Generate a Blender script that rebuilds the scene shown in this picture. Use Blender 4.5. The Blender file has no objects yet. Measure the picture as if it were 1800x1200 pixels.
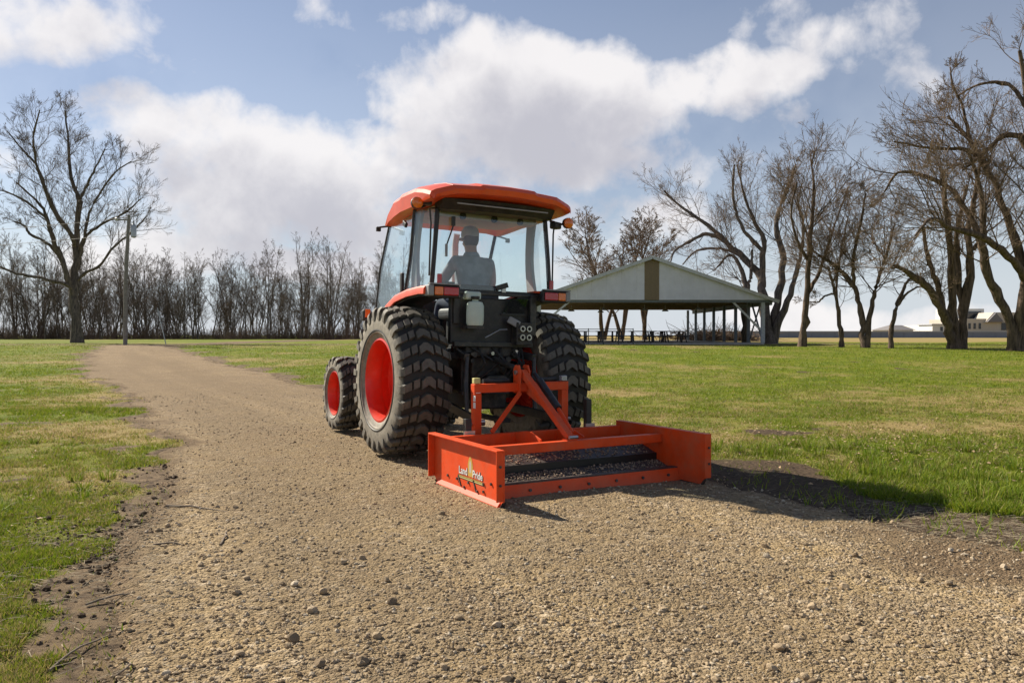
import bpy, bmesh, math, random
import numpy as np
from mathutils import Vector, Matrix, Euler
random.seed(7); RNG = np.random.default_rng(7)
scene = bpy.context.scene
col = scene.collection
R = math.radians

# ------------------------------------------------------------------ camera, sky, sun, exposure
CAM_H, FOC, HOR = 1.22, 1400.0, 587.0            # metres, pixels at 1800 wide, horizon row
cd = bpy.data.cameras.new('camera'); cam = bpy.data.objects.new('camera', cd); col.objects.link(cam)
cd.sensor_width = 36.0; cd.lens = 36.0 * FOC / 1800.0
cd.clip_start = 0.05; cd.clip_end = 5000
cam.location = (0, 0, CAM_H)
cam.rotation_euler = (R(90) - math.atan((600 - HOR) / FOC), 0, 0)
scene.camera = cam
SUN = Vector((-1.06, 0.86, 1.0)).normalized()     # towards the sun
sl = bpy.data.lights.new('sun', 'SUN'); sl.energy = 5.0; sl.angle = R(0.55); sl.color = (1.0, 0.91, 0.76)
so = bpy.data.objects.new('sun', sl); col.objects.link(so)
so.rotation_euler = (-SUN).to_track_quat('-Z', 'Y').to_euler(); so.location = (-20, 20, 30)
scene.view_settings.view_transform = 'Standard'; scene.view_settings.look = 'None'
scene.view_settings.exposure = 0.80; scene.view_settings.gamma = 1.0
scene.view_settings.use_curve_mapping = False


class NT:
    """tiny node-tree writer"""
    def __init__(s, tree): s.t = tree; s.n = tree.nodes; s.l = tree.links
    def node(s, typ, **kw):
        n = s.n.new(typ)
        for k, v in kw.items(): setattr(n, k, v)
        return n
    def put(s, sock, v):
        if isinstance(v, bpy.types.NodeSocket): s.l.new(v, sock)
        elif v is not None:
            try: sock.default_value = v
            except Exception: sock.default_value = (*v, 1.0) if len(v) == 3 else v[:3]
    def m(s, op, a, b=None, c=None, clamp=False):
        n = s.node('ShaderNodeMath', operation=op, use_clamp=clamp)
        for i, v in enumerate((a, b, c)):
            if v is not None: s.put(n.inputs[i], v)
        return n.outputs[0]
    def vm(s, op, a, b=None):
        n = s.node('ShaderNodeVectorMath', operation=op); s.put(n.inputs[0], a)
        if b is not None: s.put(n.inputs[1], b)
        return n.outputs[0]
    def noise(s, vec, scale, detail=4, rough=0.55, dist=0.0):
        n = s.node('ShaderNodeTexNoise'); n.noise_dimensions = '3D'
        if vec is not None: s.put(n.inputs['Vector'], vec)
        n.inputs['Scale'].default_value = scale; n.inputs['Detail'].default_value = detail
        n.inputs['Roughness'].default_value = rough; n.inputs['Distortion'].default_value = dist
        return n.outputs[0]
    def voro(s, vec, scale, feature='F1', out=0):
        n = s.node('ShaderNodeTexVoronoi', feature=feature)
        if vec is not None: s.put(n.inputs['Vector'], vec)
        n.inputs['Scale'].default_value = scale
        return n.outputs[out]
    def step(s, x, a, b, lo=0.0, hi=1.0):
        n = s.node('ShaderNodeMapRange', interpolation_type='SMOOTHSTEP'); s.put(n.inputs[0], x)
        n.inputs[1].default_value = a; n.inputs[2].default_value = b
        n.inputs[3].default_value = lo; n.inputs[4].default_value = hi
        return n.outputs[0]
    def mix(s, f, a, b, mode='MIX'):
        n = s.node('ShaderNodeMix', data_type='RGBA', blend_type=mode)
        s.put(n.inputs[0], f); s.put(n.inputs[6], a); s.put(n.inputs[7], b)
        return n.outputs[2]
    def bump(s, h, strength=0.3, dist=0.01):
        n = s.node('ShaderNodeBump'); s.put(n.inputs['Height'], h)
        n.inputs['Strength'].default_value = strength; n.inputs['Distance'].default_value = dist
        return n.outputs[0]
    def attr(s, name, out='Fac'):
        n = s.node('ShaderNodeAttribute', attribute_name=name); return n.outputs[out]


# ---- world: Nishita sky with a procedural layer of broken cumulus (a function of direction only)
def build_world():
    w = bpy.data.worlds.new('World'); scene.world = w; w.use_nodes = True
    t = NT(w.node_tree); t.n.clear()
    sky = t.node('ShaderNodeTexSky', sky_type='NISHITA')
    sky.sun_disc = False; sky.sun_elevation = math.asin(SUN.z)
    sky.sun_rotation = math.atan2(SUN.x, SUN.y)
    sky.altitude = 300; sky.air_density = 1.0; sky.dust_density = 0.25; sky.ozone_density = 1.6
    # cloud density group: (azimuth, elevation) -> density
    g = bpy.data.node_groups.new('cloud_density', 'ShaderNodeTree')
    g.interface.new_socket('Dir', in_out='INPUT', socket_type='NodeSocketVector')
    g.interface.new_socket('Density', in_out='OUTPUT', socket_type='NodeSocketFloat')
    k = NT(g); gi = k.node('NodeGroupInput'); go = k.node('NodeGroupOutput')
    q = gi.outputs[0]
    n1 = k.noise(q, 5.0, 9, 0.56, 0.15)
    warp = k.vm('MULTIPLY', k.vm('SUBTRACT', k.node('ShaderNodeTexNoise').outputs[1], (0.5, 0.5, 0.5)), (0.12, 0.07, 0))
    wn = [x for x in k.n if x.bl_idname == 'ShaderNodeTexNoise'][-1]
    k.put(wn.inputs['Vector'], q); wn.inputs['Scale'].default_value = 6.0; wn.inputs['Detail'].default_value = 5
    qw = k.vm('ADD', q, warp)
    sp = k.node('ShaderNodeSeparateXYZ'); k.put(sp.inputs[0], qw)
    az, el = sp.outputs[0], sp.outputs[1]
    blobs = [(960, 175, 450, 130, 1.1), (760, 165, 230, 110, .7), (1230, 145, 230, 85, 1.1), (900, 270, 470, 100, .8),
             (520, 300, 290, 130, .9), (370, 330, 240, 130, .75), (225, 225, 140, 75, .75), (50, 45, 170, 75, .48),
             (1290, 35, 180, 65, .40), (1450, 60, 110, 50, .38), (560, 25, 120, 50, .42), (740, 45, 90, 40, .45),
             (985, 475, 110, 60, .7), (560, 465, 160, 45, .8), (1060, 400, 300, 80, .5), (300, 430, 260, 60, .6), (600, 395, 300, 60, .5),
             (1540, 560, 330, 50, .75), (1330, 280, 120, 45, .5), (1160, 290, 240, 70, .5), (-60, 260, 160, 60, .6), (1380, 210, 90, 60, .45)]
    acc = None
    for (px, py, sx, sy, wt) in blobs:
        a0 = math.atan((px - 900) / FOC); e0 = math.atan((HOR - py) / FOC * math.cos(a0))
        dx = k.m('MULTIPLY', k.m('SUBTRACT', az, a0), FOC / sx)
        dy = k.m('MULTIPLY', k.m('SUBTRACT', el, e0), FOC / sy)
        r2 = k.m('ADD', k.m('MULTIPLY', dx, dx), k.m('MULTIPLY', dy, dy))
        b = k.m('MULTIPLY', k.m('SUBTRACT', 1.0, r2, clamp=True), wt)
        acc = b if acc is None else k.m('MAXIMUM', acc, b)
    # beyond the named clouds the same kind of broken cloud goes on round the sky
    gen = k.step(k.noise(q, 2.2, 3, 0.5), 0.42, 0.68)
    far = k.m('MAXIMUM', k.step(k.m('ABSOLUTE', az), 0.62, 0.8), k.step(el, 0.42, 0.56))
    acc = k.m('MAXIMUM', acc, k.m('MULTIPLY', gen, k.m('MULTIPLY', far, 0.33)))
    n2 = k.noise(q, 17.0, 7, 0.6, 0.3)
    d = k.m('ADD', k.m('MULTIPLY', acc, 0.72), k.m('ADD', k.m('MULTIPLY', k.m('SUBTRACT', n1, 0.5), 1.9), k.m('MULTIPLY', k.m('SUBTRACT', n2, 0.5), 0.55)))
    d = k.m('SUBTRACT', d, k.step(el, 0.46, 0.75, 0.0, 0.42))          # the sky clears overhead
    k.l.new(d, go.inputs[0])
    tc = t.node('ShaderNodeTexCoord'); s3 = t.node('ShaderNodeSeparateXYZ'); t.put(s3.inputs[0], tc.outputs['Generated'])
    az = t.m('ARCTAN2', s3.outputs[0], s3.outputs[1]); el = t.m('ARCSINE', s3.outputs[2])
    def dens(off):
        c = t.node('ShaderNodeCombineXYZ'); t.put(c.inputs[0], t.m('ADD', az, off[0])); t.put(c.inputs[1], t.m('ADD', el, off[1]))
        gn = t.node('ShaderNodeGroup', node_tree=g); t.put(gn.inputs[0], c.outputs[0]); return gn.outputs[0]
    d0 = dens((0, 0)); d1 = dens((-0.02, 0.055))
    mask = t.m('MAXIMUM', t.step(d0, 0.06, 0.52), t.step(el, 0.12, 0.60, 0.27, 0.04))
    shade = t.step(d1, 0.0, 0.85)
    ccol = t.mix(shade, (0.93, 0.90, 0.895), (0.55, 0.54, 0.59))
    hz = t.node('ShaderNodeBackground'); hz.inputs[0].default_value = (0.50, 0.60, 0.72, 1); hz.inputs[1].default_value = 0.60
    bg1 = t.node('ShaderNodeBackground')
    skc = t.mix(1.0, sky.outputs[0], (1.04, 1.0, 1.02), 'MULTIPLY')
    t.put(bg1.inputs[0], skc); bg1.inputs[1].default_value = 0.053
    bg2 = t.node('ShaderNodeBackground'); t.put(bg2.inputs[0], ccol); bg2.inputs[1].default_value = 0.60
    mx = t.node('ShaderNodeMixShader'); t.put(mx.inputs[0], t.m('MULTIPLY', mask, 0.93))
    t.l.new(bg1.outputs[0], mx.inputs[1]); t.l.new(bg2.outputs[0], mx.inputs[2])
    m2 = t.node('ShaderNodeMixShader'); t.put(m2.inputs[0], t.step(el, 0.0, 0.17, 0.82, 0.0)); t.l.new(bg1.outputs[0], m2.inputs[1]); t.l.new(hz.outputs[0], m2.inputs[2]); t.l.new(m2.outputs[0], mx.inputs[1])
    out = t.node('ShaderNodeOutputWorld'); t.l.new(mx.outputs[0], out.inputs[0])
    w.cycles.sampling_method = 'MANUAL'; w.cycles.sample_map_resolution = 512
build_world()


# ------------------------------------------------------------------ helpers
def tag(o, label=None, cat=None, group=None, kind=None):
    for k, v in (('label', label), ('category', cat), ('group', group), ('kind', kind)):
        if v: o[k] = v
    return o
def empty(name, loc=(0, 0, 0), rz=0.0, parent=None):
    o = bpy.data.objects.new(name, None); col.objects.link(o); o.location = loc; o.rotation_euler = (0, 0, rz)
    o.empty_display_size = 0.1
    if parent: o.parent = parent
    return o
def link_mesh(name, me, mat=None, parent=None):
    o = bpy.data.objects.new(name, me); col.objects.link(o)
    if mat is not None:
        for mm in (mat if isinstance(mat, (list, tuple)) else [mat]): me.materials.append(mm)
    if parent: o.parent = parent
    return o
def arr_mesh(name, verts, faces, smooth=False, attrs=None):
    """mesh from numpy arrays; faces is a list of int arrays (n,3) / (n,4)"""
    me = bpy.data.meshes.new(name)
    verts = np.asarray(verts, np.float32).reshape(-1, 3)
    faces = [np.asarray(f, np.int32) for f in (faces if isinstance(faces, list) else [faces]) if len(f)]
    me.vertices.add(len(verts)); me.vertices.foreach_set('co', verts.ravel())
    nl = sum(f.size for f in faces); npoly = sum(len(f) for f in faces)
    me.loops.add(nl); me.polygons.add(npoly)
    me.loops.foreach_set('vertex_index', np.concatenate([f.ravel() for f in faces]))
    tot = np.concatenate([np.full(len(f), f.shape[1], np.int32) for f in faces])
    st = np.concatenate([[0], np.cumsum(tot)[:-1]]).astype(np.int32)
    me.polygons.foreach_set('loop_start', st); me.polygons.foreach_set('loop_total', tot)
    me.polygons.foreach_set('use_smooth', np.full(npoly, smooth, bool))
    for k, v in (attrs or {}).items():
        a = me.attributes.new(k, 'FLOAT', 'POINT'); a.data.foreach_set('value', np.asarray(v, np.float32))
    me.update(calc_edges=True)
    return me

class MB:
    """collects solids; build() links them as ONE mesh object"""
    def __init__(s): s.v = []; s.f = []
    def add(s, vs, fs):
        b = len(s.v); s.v += [tuple(v) for v in vs]; s.f += [tuple(i + b for i in f) for f in fs]; return s
    def box(s, c, d, rot=None):
        hx, hy, hz = d[0] / 2, d[1] / 2, d[2] / 2
        vs = [Vector((x, y, z)) for z in (-hz, hz) for x, y in ((-hx, -hy), (hx, -hy), (hx, hy), (-hx, hy))]
        if rot is not None:
            m = Euler(rot).to_matrix(); vs = [m @ v for v in vs]
        vs = [v + Vector(c) for v in vs]
        return s.add(vs, [(3, 2, 1, 0), (4, 5, 6, 7), (0, 1, 5, 4), (1, 2, 6, 5), (2, 3, 7, 6), (3, 0, 4, 7)])
    def span(s, a, b):
        return s.box([(a[i] + b[i]) / 2 for i in range(3)], [abs(b[i] - a[i]) for i in range(3)])
    def bar(s, a, b, w, h, up=(0, 0, 1)):
        a, b = Vector(a), Vector(b); d = (b - a).normalized(); up = Vector(up)
        if abs(d.dot(up)) > 0.98: up = Vector((0, 1, 0))
        x = d.cross(up).normalized(); y = x.cross(d)
        vs = [p + x * (sx * w / 2) + y * (sy * h / 2) for p in (a, b) for sx, sy in ((-1, -1), (1, -1), (1, 1), (-1, 1))]
        return s.add(vs, [(3, 2, 1, 0), (4, 5, 6, 7), (0, 1, 5, 4), (1, 2, 6, 5), (2, 3, 7, 6), (3, 0, 4, 7)])
    def tube(s, pts, r, n=10, cap=True):
        pts = [Vector(p) for p in pts]; rs = r if isinstance(r, (list, tuple)) else [r] * len(pts)
        vs = []; prev = None
        for i, p in enumerate(pts):
            d = (pts[min(i + 1, len(pts) - 1)] - pts[max(i - 1, 0)]).normalized()
            if prev is None:
                u = d.cross(Vector((0, 0, 1)) if abs(d.z) < 0.95 else Vector((0, 1, 0))).normalized()
            else:
                u = (prev - d * prev.dot(d)).normalized()
            prev = u; v = d.cross(u)
            vs += [p + (u * math.cos(2 * math.pi * k / n) + v * math.sin(2 * math.pi * k / n)) * rs[i] for k in range(n)]
        fs = [(i * n + k, i * n + (k + 1) % n, (i + 1) * n + (k + 1) % n, (i + 1) * n + k) for i in range(len(pts) - 1) for k in range(n)]
        if cap: fs += [tuple(range(n))[::-1], tuple((len(pts) - 1) * n + k for k in range(n))]
        return s.add(vs, fs)
    def cyl(s, a, b, r, n=16): return s.tube([a, b], r, n)
    def prism(s, poly, axis, lo, hi):
        """polygon in the two other axes (cyclic order x,y,z) extruded along axis"""
        def mk(p, w):
            return {0: (w, p[0], p[1]), 1: (p[0], w, p[1]), 2: (p[0], p[1], w)}[axis]
        n = len(poly); vs = [mk(p, lo) for p in poly] + [mk(p, hi) for p in poly]
        return s.add(vs, [tuple(range(n))[::-1], tuple(range(n, 2 * n))] + [(i, (i + 1) % n, n + (i + 1) % n, n + i) for i in range(n)])
    def lathe(s, prof, n=48, axis=0, c=(0, 0, 0), closed=False):
        """prof: (axial, radius) points turned about the local axis through c"""
        vs = []
        for a, r in prof:
            for k in range(n):
                t = 2 * math.pi * k / n; p = [0, 0, 0]
                p[axis] = a; p[(axis + 1) % 3] = r * math.cos(t); p[(axis + 2) % 3] = r * math.sin(t)
                vs.append((p[0] + c[0], p[1] + c[1], p[2] + c[2]))
        m = len(prof); rng = range(m if closed else m - 1)
        return s.add(vs, [(i * n + k, i * n + (k + 1) % n, ((i + 1) % m) * n + (k + 1) % n, ((i + 1) % m) * n + k) for i in rng for k in range(n)])
    def build(s, name, mat, parent=None, bevel=0.0, smooth=False, seg=2, loc=None):
        me = bpy.data.meshes.new(name); me.from_pydata(s.v, [], s.f)
        bm = bmesh.new(); bm.from_mesh(me); bmesh.ops.recalc_face_normals(bm, faces=bm.faces[:]); bm.to_mesh(me); bm.free()
        o = link_mesh(name, me, mat, parent)
        if loc is not None: o.location = loc
        if smooth:
            me.polygons.foreach_set('use_smooth', [True] * len(me.polygons)); me.set_sharp_from_angle(angle=R(38))
        if bevel:
            md = o.modifiers.new('bevel', 'BEVEL'); md.width = bevel; md.segments = seg; md.limit_method = 'ANGLE'; md.angle_limit = R(35)
        return o

def fbm(x, y, scale, octv=4, seed=0, rough=0.5):
    """value noise in numpy, about -1..1"""
    out = np.zeros_like(x, dtype=np.float64); amp = 1.0; tot = 0
    for o in range(octv):
        X = x * scale + 17.3 * seed + 5.1 * o; Y = y * scale - 9.7 * seed + 3.3 * o
        xi = np.floor(X); yi = np.floor(Y); fx = X - xi; fy = Y - yi
        fx = fx * fx * (3 - 2 * fx); fy = fy * fy * (3 - 2 * fy)
        def hsh(a, b):
            s = np.sin(a * 127.1 + b * 311.7 + seed * 13.7 + o * 7.7) * 43758.5453
            return s - np.floor(s)
        v = (hsh(xi, yi) * (1 - fx) + hsh(xi + 1, yi) * fx) * (1 - fy) + (hsh(xi, yi + 1) * (1 - fx) + hsh(xi + 1, yi + 1) * fx) * fy
        out += amp * (v * 2 - 1); tot += amp; amp *= rough; scale *= 2.03
    return out / tot
def sstep(a, b, x):
    t = np.clip((np.asarray(x, float) - a) / (b - a), 0, 1); return t * t * (3 - 2 * t)

# ------------------------------------------------------------------ materials
def new_mat(name):
    m = bpy.data.materials.new(name); m.use_nodes = True; t = NT(m.node_tree)
    return m, t, t.n['Principled BSDF']
def pmat(name, colr, rough=0.5, metal=0.0, var=0.12, vscale=8.0, dirt=0.0, dirtcol=(0.33, 0.27, 0.19), bump=0.0, bscale=60.0, coat=0.0, spec=0.5):
    m, t, p = new_mat(name)
    pos = t.node('ShaderNodeTexCoord').outputs['Object']
    n = t.noise(pos, vscale, 5, 0.6)
    c = t.mix(t.step(n, 0.3, 0.7), tuple(x * (1 - var) for x in colr), tuple(min(1, x * (1 + var)) for x in colr))
    if dirt:
        d = t.m('MULTIPLY', t.step(t.noise(pos, vscale * 1.7, 7, 0.7), 0.42, 0.75), dirt)
        c = t.mix(d, c, dirtcol)
        t.put(p.inputs['Roughness'], t.m('ADD', t.m('MULTIPLY', d, 0.5), rough, clamp=True))
    else:
        t.put(p.inputs['Roughness'], t.m('ADD', t.m('MULTIPLY', t.m('SUBTRACT', n, 0.5), 0.2), rough, clamp=True))
    t.put(p.inputs['Base Color'], c); p.inputs['Metallic'].default_value = metal
    p.inputs['Coat Weight'].default_value = coat; p.inputs['Coat Roughness'].default_value = 0.12
    p.inputs['Specular IOR Level'].default_value = spec
    if bump: t.put(p.inputs['Normal'], t.bump(t.noise(pos, bscale, 6, 0.65), bump, 0.01))
    return m
M = {}
M['orange'] = pmat('orange_paint', (0.76, 0.080, 0.009), 0.38, var=0.06, dirt=0.14, coat=0.25, bump=0.02, bscale=25)
M['scraper'] = pmat('scraper_paint', (0.74, 0.068, 0.007), 0.48, var=0.07, dirt=0.10, coat=0.0, bump=0.03, bscale=30, spec=0.28)
def scraper_wear(m):
    t = NT(m.node_tree); p = t.n['Principled BSDF']; pos = t.node('ShaderNodeTexCoord').outputs['Object']
    old = p.inputs['Base Color'].links[0].from_socket
    sp = t.node('ShaderNodeSeparateXYZ'); t.put(sp.inputs[0], pos)
    low = t.step(t.m('ADD', sp.outputs[2], t.m('MULTIPLY', t.m('SUBTRACT', t.noise(pos, 14, 6, .7), 0.5), 0.16)), 0.10, 0.0)
    c = t.mix(t.m('MULTIPLY', low, 0.22), old, (0.22, 0.13, 0.08))
    chip = t.step(t.noise(t.vm('MULTIPLY', pos, (40, 40, 90)), 1.0, 5, .75), 0.62, 0.68)
    c = t.mix(t.m('MULTIPLY', chip, t.step(sp.outputs[2], 0.45, 0.0, 0.25, 0.9)), c, (0.10, 0.075, 0.06))
    film = t.step(t.noise(pos, 3.5, 6, .65), 0.42, 0.8, 0.0, 0.38); c = t.mix(film, c, (0.36, 0.19, 0.10))
    t.put(p.inputs['Base Color'], c)
scraper_wear(M['scraper'])
M['rim'] = pmat('rim_paint', (0.70, 0.028, 0.007), 0.40, var=0.06, dirt=0.12, coat=0.2)
M['black'] = pmat('black_plastic', (0.017, 0.017, 0.018), 0.5, var=0.3, dirt=0.10, bump=0.05, bscale=80)
M['blackmetal'] = pmat('black_metal', (0.02, 0.02, 0.021), 0.42, var=0.3, dirt=0.18, bump=0.06)
M['iron'] = pmat('cast_iron', (0.028, 0.027, 0.027), 0.55, metal=0.2, var=0.3, dirt=0.30, bump=0.2)
M['steel'] = pmat('bare_steel', (0.45, 0.44, 0.42), 0.35, metal=0.9, var=0.15, dirt=0.2)
M['worn'] = pmat('worn_blade_steel', (0.055, 0.045, 0.045), 0.5, metal=0.4, var=0.3, dirt=0.45, bump=0.1)
M['trim'] = pmat('grey_trim', (0.26, 0.27, 0.28), 0.6, var=0.1)
M['headliner'] = pmat('headliner', (0.36, 0.34, 0.27), 0.75, var=0.1)
M['seat'] = pmat('seat_vinyl', (0.05, 0.05, 0.055), 0.55, var=0.2)
M['rubber'] = pmat('hose_rubber', (0.014, 0.014, 0.014), 0.6, var=0.2, dirt=0.15)
M['jug'] = pmat('white_jug', (0.52, 0.62, 0.56), 0.45, var=0.06)
M['label'] = pmat('label_white', (0.75, 0.74, 0.72), 0.5, var=0.05)
M['gold'] = pmat('gold_print', (0.52, 0.34, 0.07), 0.45, var=0.08)
M['ink_and_gap'] = pmat('black_print_and_gap', (0.012, 0.012, 0.012), 0.4)
M['yellow'] = pmat('pale_yellow', (0.55, 0.5, 0.2), 0.5)
M['chrome'] = pmat('chrome', (0.75, 0.75, 0.75), 0.12, metal=1.0, var=0.05)
def lens(name, c):
    m, t, p = new_mat(name); p.inputs['Base Color'].default_value = (*c, 1); p.inputs['Roughness'].default_value = 0.18
    p.inputs['Coat Weight'].default_value = 0.6
    pos = t.node('ShaderNodeTexCoord').outputs['Object']
    t.put(p.inputs['Normal'], t.bump(t.voro(pos, 90), 0.35, 0.004)); return m
M['amber'] = lens('amber_lens', (0.75, 0.17, 0.012)); M['red'] = lens('red_lens', (0.45, 0.012, 0.02))
def glass(name, tint, refl):
    m, t, p = new_mat(name); t.n.remove(p)
    ge = t.node('ShaderNodeNewGeometry'); dt = t.node('ShaderNodeVectorMath', operation='DOT_PRODUCT'); t.l.new(ge.outputs['Normal'], dt.inputs[0]); t.l.new(ge.outputs['Incoming'], dt.inputs[1])
    fac = t.m('POWER', t.m('SUBTRACT', 1.0, t.m('ABSOLUTE', dt.outputs['Value']), clamp=True), 5.0)
    tr = t.node('ShaderNodeBsdfTransparent'); tr.inputs[0].default_value = (*tint, 1)
    gl = t.node('ShaderNodeBsdfGlossy'); gl.inputs['Roughness'].default_value = 0.02; gl.inputs[0].default_value = (0.9, 0.95, 0.95, 1)
    mx = t.node('ShaderNodeMixShader'); t.put(mx.inputs[0], t.m('ADD', t.m('MULTIPLY', fac, 0.8), refl, clamp=True))
    t.l.new(tr.outputs[0], mx.inputs[1]); t.l.new(gl.outputs[0], mx.inputs[2])
    t.l.new(mx.outputs[0], t.n['Material Output'].inputs[0]); return m
M['glass'] = glass('cab_glass', (0.945, 0.975, 0.975), 0.045)

def tyre_mat():
    m, t, p = new_mat('tyre_rubber')
    geo = t.node('ShaderNodeTexCoord').outputs['Object']
    dust = t.attr('dust')
    n = t.noise(geo, 14, 7, 0.7)
    f = t.m('MULTIPLY', dust, t.step(n, 0.25, 0.75, 0.45, 1.0))
    c = t.mix(f, (0.012, 0.012, 0.012), (0.34, 0.30, 0.235))
    t.put(p.inputs['Base Color'], c); p.inputs['Roughness'].default_value = 0.72
    t.put(p.inputs['Normal'], t.bump(t.noise(geo, 60, 6, 0.7), 0.25, 0.006)); return m
M['tyre'] = tyre_mat()
def bark_mat(name, c1, c2):
    m, t, p = new_mat(name); pos = t.node('ShaderNodeTexCoord').outputs['Object']
    st = t.vm('MULTIPLY', pos, (6, 6, 0.9)); n = t.noise(st, 1.6, 6, 0.7)
    t.put(p.inputs['Base Color'], t.mix(t.step(n, 0.3, 0.7), c1, c2)); p.inputs['Roughness'].default_value = 0.9
    p.inputs['Specular IOR Level'].default_value = 0.15
    t.put(p.inputs['Normal'], t.bump(n, 0.9, 0.06)); return m
M['bark'] = bark_mat('bark', (0.050, 0.038, 0.030), (0.20, 0.145, 0.105))
M['bark_grey'] = bark_mat('bark_grey', (0.055, 0.047, 0.042), (0.19, 0.155, 0.125))
M['twig'] = pmat('twigs', (0.185, 0.132, 0.092), 0.9, var=0.25, vscale=0.8, spec=0.1)
M['twig_dark'] = pmat('twigs_dark', (0.150, 0.116, 0.092), 0.9, var=0.3, vscale=0.25, spec=0.1)
M['brush'] = pmat('brush_stems', (0.170, 0.122, 0.092), 0.95, var=0.4, vscale=0.3, spec=0.1)
M['stick'] = pmat('dry_stick', (0.20, 0.155, 0.11), 0.9, var=0.3)
M['concrete'] = pmat('concrete', (0.36, 0.34, 0.31), 0.85, var=0.15, vscale=2, bump=0.2)
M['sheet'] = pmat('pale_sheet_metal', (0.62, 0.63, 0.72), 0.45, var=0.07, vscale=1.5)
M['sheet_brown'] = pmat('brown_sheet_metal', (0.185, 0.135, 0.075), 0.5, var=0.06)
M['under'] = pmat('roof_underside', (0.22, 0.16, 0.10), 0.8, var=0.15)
M['post'] = pmat('painted_post', (0.13, 0.15, 0.17), 0.6, var=0.15)
M['postpale'] = pmat('pale_post', (0.40, 0.42, 0.44), 0.6, var=0.15)
M['polewood'] = pmat('grey_pole_wood', (0.20, 0.185, 0.17), 0.9, var=0.2, bump=0.2)
M['tablewood'] = pmat('dark_table', (0.055, 0.05, 0.05), 0.7, var=0.2)
M['galv'] = pmat('galvanised', (0.42, 0.43, 0.44), 0.45, metal=0.5, var=0.15)
M['farwall'] = pmat('far_wall', (0.20, 0.215, 0.25), 0.8, var=0.10, vscale=0.15)
M['farcap'] = pmat('far_wall_cap', (0.42, 0.43, 0.45), 0.8)
M['stucco'] = pmat('tan_stucco', (0.48, 0.43, 0.36), 0.9, var=0.06, vscale=0.3)
M['whitewall'] = pmat('white_wall', (0.62, 0.61, 0.58), 0.85, var=0.06, vscale=0.3)
M['roofgrey'] = pmat('grey_roof', (0.16, 0.15, 0.155), 0.85, var=0.1)
M['darkglass'] = pmat('dark_window', (0.03, 0.035, 0.045), 0.2)
M['shirt'] = pmat('shirt_cloth', (0.21, 0.235, 0.28), 0.9, var=0.25, vscale=9, bump=0.9, bscale=9)
M['jeans'] = pmat('jeans', (0.03, 0.045, 0.08), 0.9, var=0.15)
M['skin'] = pmat('skin', (0.42, 0.25, 0.18), 0.55, var=0.05)
M['cap'] = pmat('cap_cloth', (0.38, 0.38, 0.40), 0.9, var=0.1)
M['hair'] = pmat('hair', (0.14, 0.11, 0.09), 0.8)

# ------------------------------------------------------------------ terrain
LY = [-40, -10, 1.5, 2.8, 4.14, 5.0, 6.0, 8.0, 9.3, 15, 22.5, 29, 38, 44, 47]
LX = [-0.5, -0.9, -1.25, -1.45, -2.1, -2.35, -2.7, -3.45, -4.05, -7.3, -12.0, -15.6, -19.8, -22.4, -24]
RY = [-40, -10, 3.0, 4.2, 4.84, 5.64, 6.6, 8.2, 10.8, 15, 19.5, 24, 31, 37.5, 44, 47]
RX = [7.0, 6.0, 4.2, 3.2, 2.65, 2.10, 1.80, 1.55, 0.65, -2.3, -5.5, -8.0, -12.0, -15.6, -19.0, -20.0]
def edges(y):
    return np.interp(y, LY, LX), np.interp(y, RY, RX)
def edge_noise(x, y):
    return 0.22 * fbm(x, y, 0.9, 4, 3) + 0.10 * fbm(x, y, 4.0, 3, 5)
def track_dist(x, y):
    """signed metres inside the gravel track (positive inside)"""
    l, r = edges(y)
    return np.minimum(x - l, (r - x) * 0.85) + edge_noise(x, y) * np.clip(y / 6, 0.6, 3.0)
def gz(x, y):
    x = np.asarray(x, float); y = np.asarray(y, float)
    z = 0.55 * sstep(11, 50, y)
    z = z + 0.014 * fbm(x, y, 0.45, 3, 1) + 0.05 * fbm(x, y, 0.08, 2, 2) * sstep(12, 30, np.hypot(x, y))
    # the verge right of the tractor lies a little lower than the crown of the track
    z = z - 0.035 * sstep(0.3, 2.2, x + 0.55 * (y - 8.0)) * sstep(30, 14, y)
    return z
def gz1(x, y): return float(gz(np.array([x]), np.array([y]))[0])
def soilness(x, y):
    d = track_dist(x, y)
    wid = np.where(x > np.mean(edges(y), axis=0), 0.55 + 0.45 * sstep(9, 6.5, y), 0.30) + 0.012 * np.clip(y, 0, 60)
    s = sstep(-1.0, 0.0, d / wid + 1.1 * fbm(x, y, 2.0, 4, 9))
    # bare strip on the right of the scraper and the leaf mould by the near left verge
    s = np.maximum(s, 0.95 * sstep(1.0, 0.2, np.hypot((x - 3.1) / 1.6, (y - 5.1) / 0.75) + 0.35 * fbm(x, y, 1.6, 3, 21)))
    s = np.maximum(s, sstep(0.25, -0.15, x - 2.75 + 0.25 * sstep(6.2, 5.2, y) * -1 + 0.35 * fbm(x, y, 1.5, 3, 23)) * sstep(4.6, 5.2, y) * sstep(8.6, 7.4, y) * (x > 1.0))
    s = np.maximum(s, 0.75 * sstep(0.54, 0.78, 0.5 + 0.5 * fbm(x, y, 1.1, 4, 12)) * sstep(-3.0, -0.6, d) * sstep(9, 4, y) * (x < 0))
    s = np.maximum(s, 0.9 * sstep(0.66, 0.82, 0.5 + 0.5 * fbm(x, y, 0.55, 5, 31, 0.6)))
    return np.clip(s, 0, 1)
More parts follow.
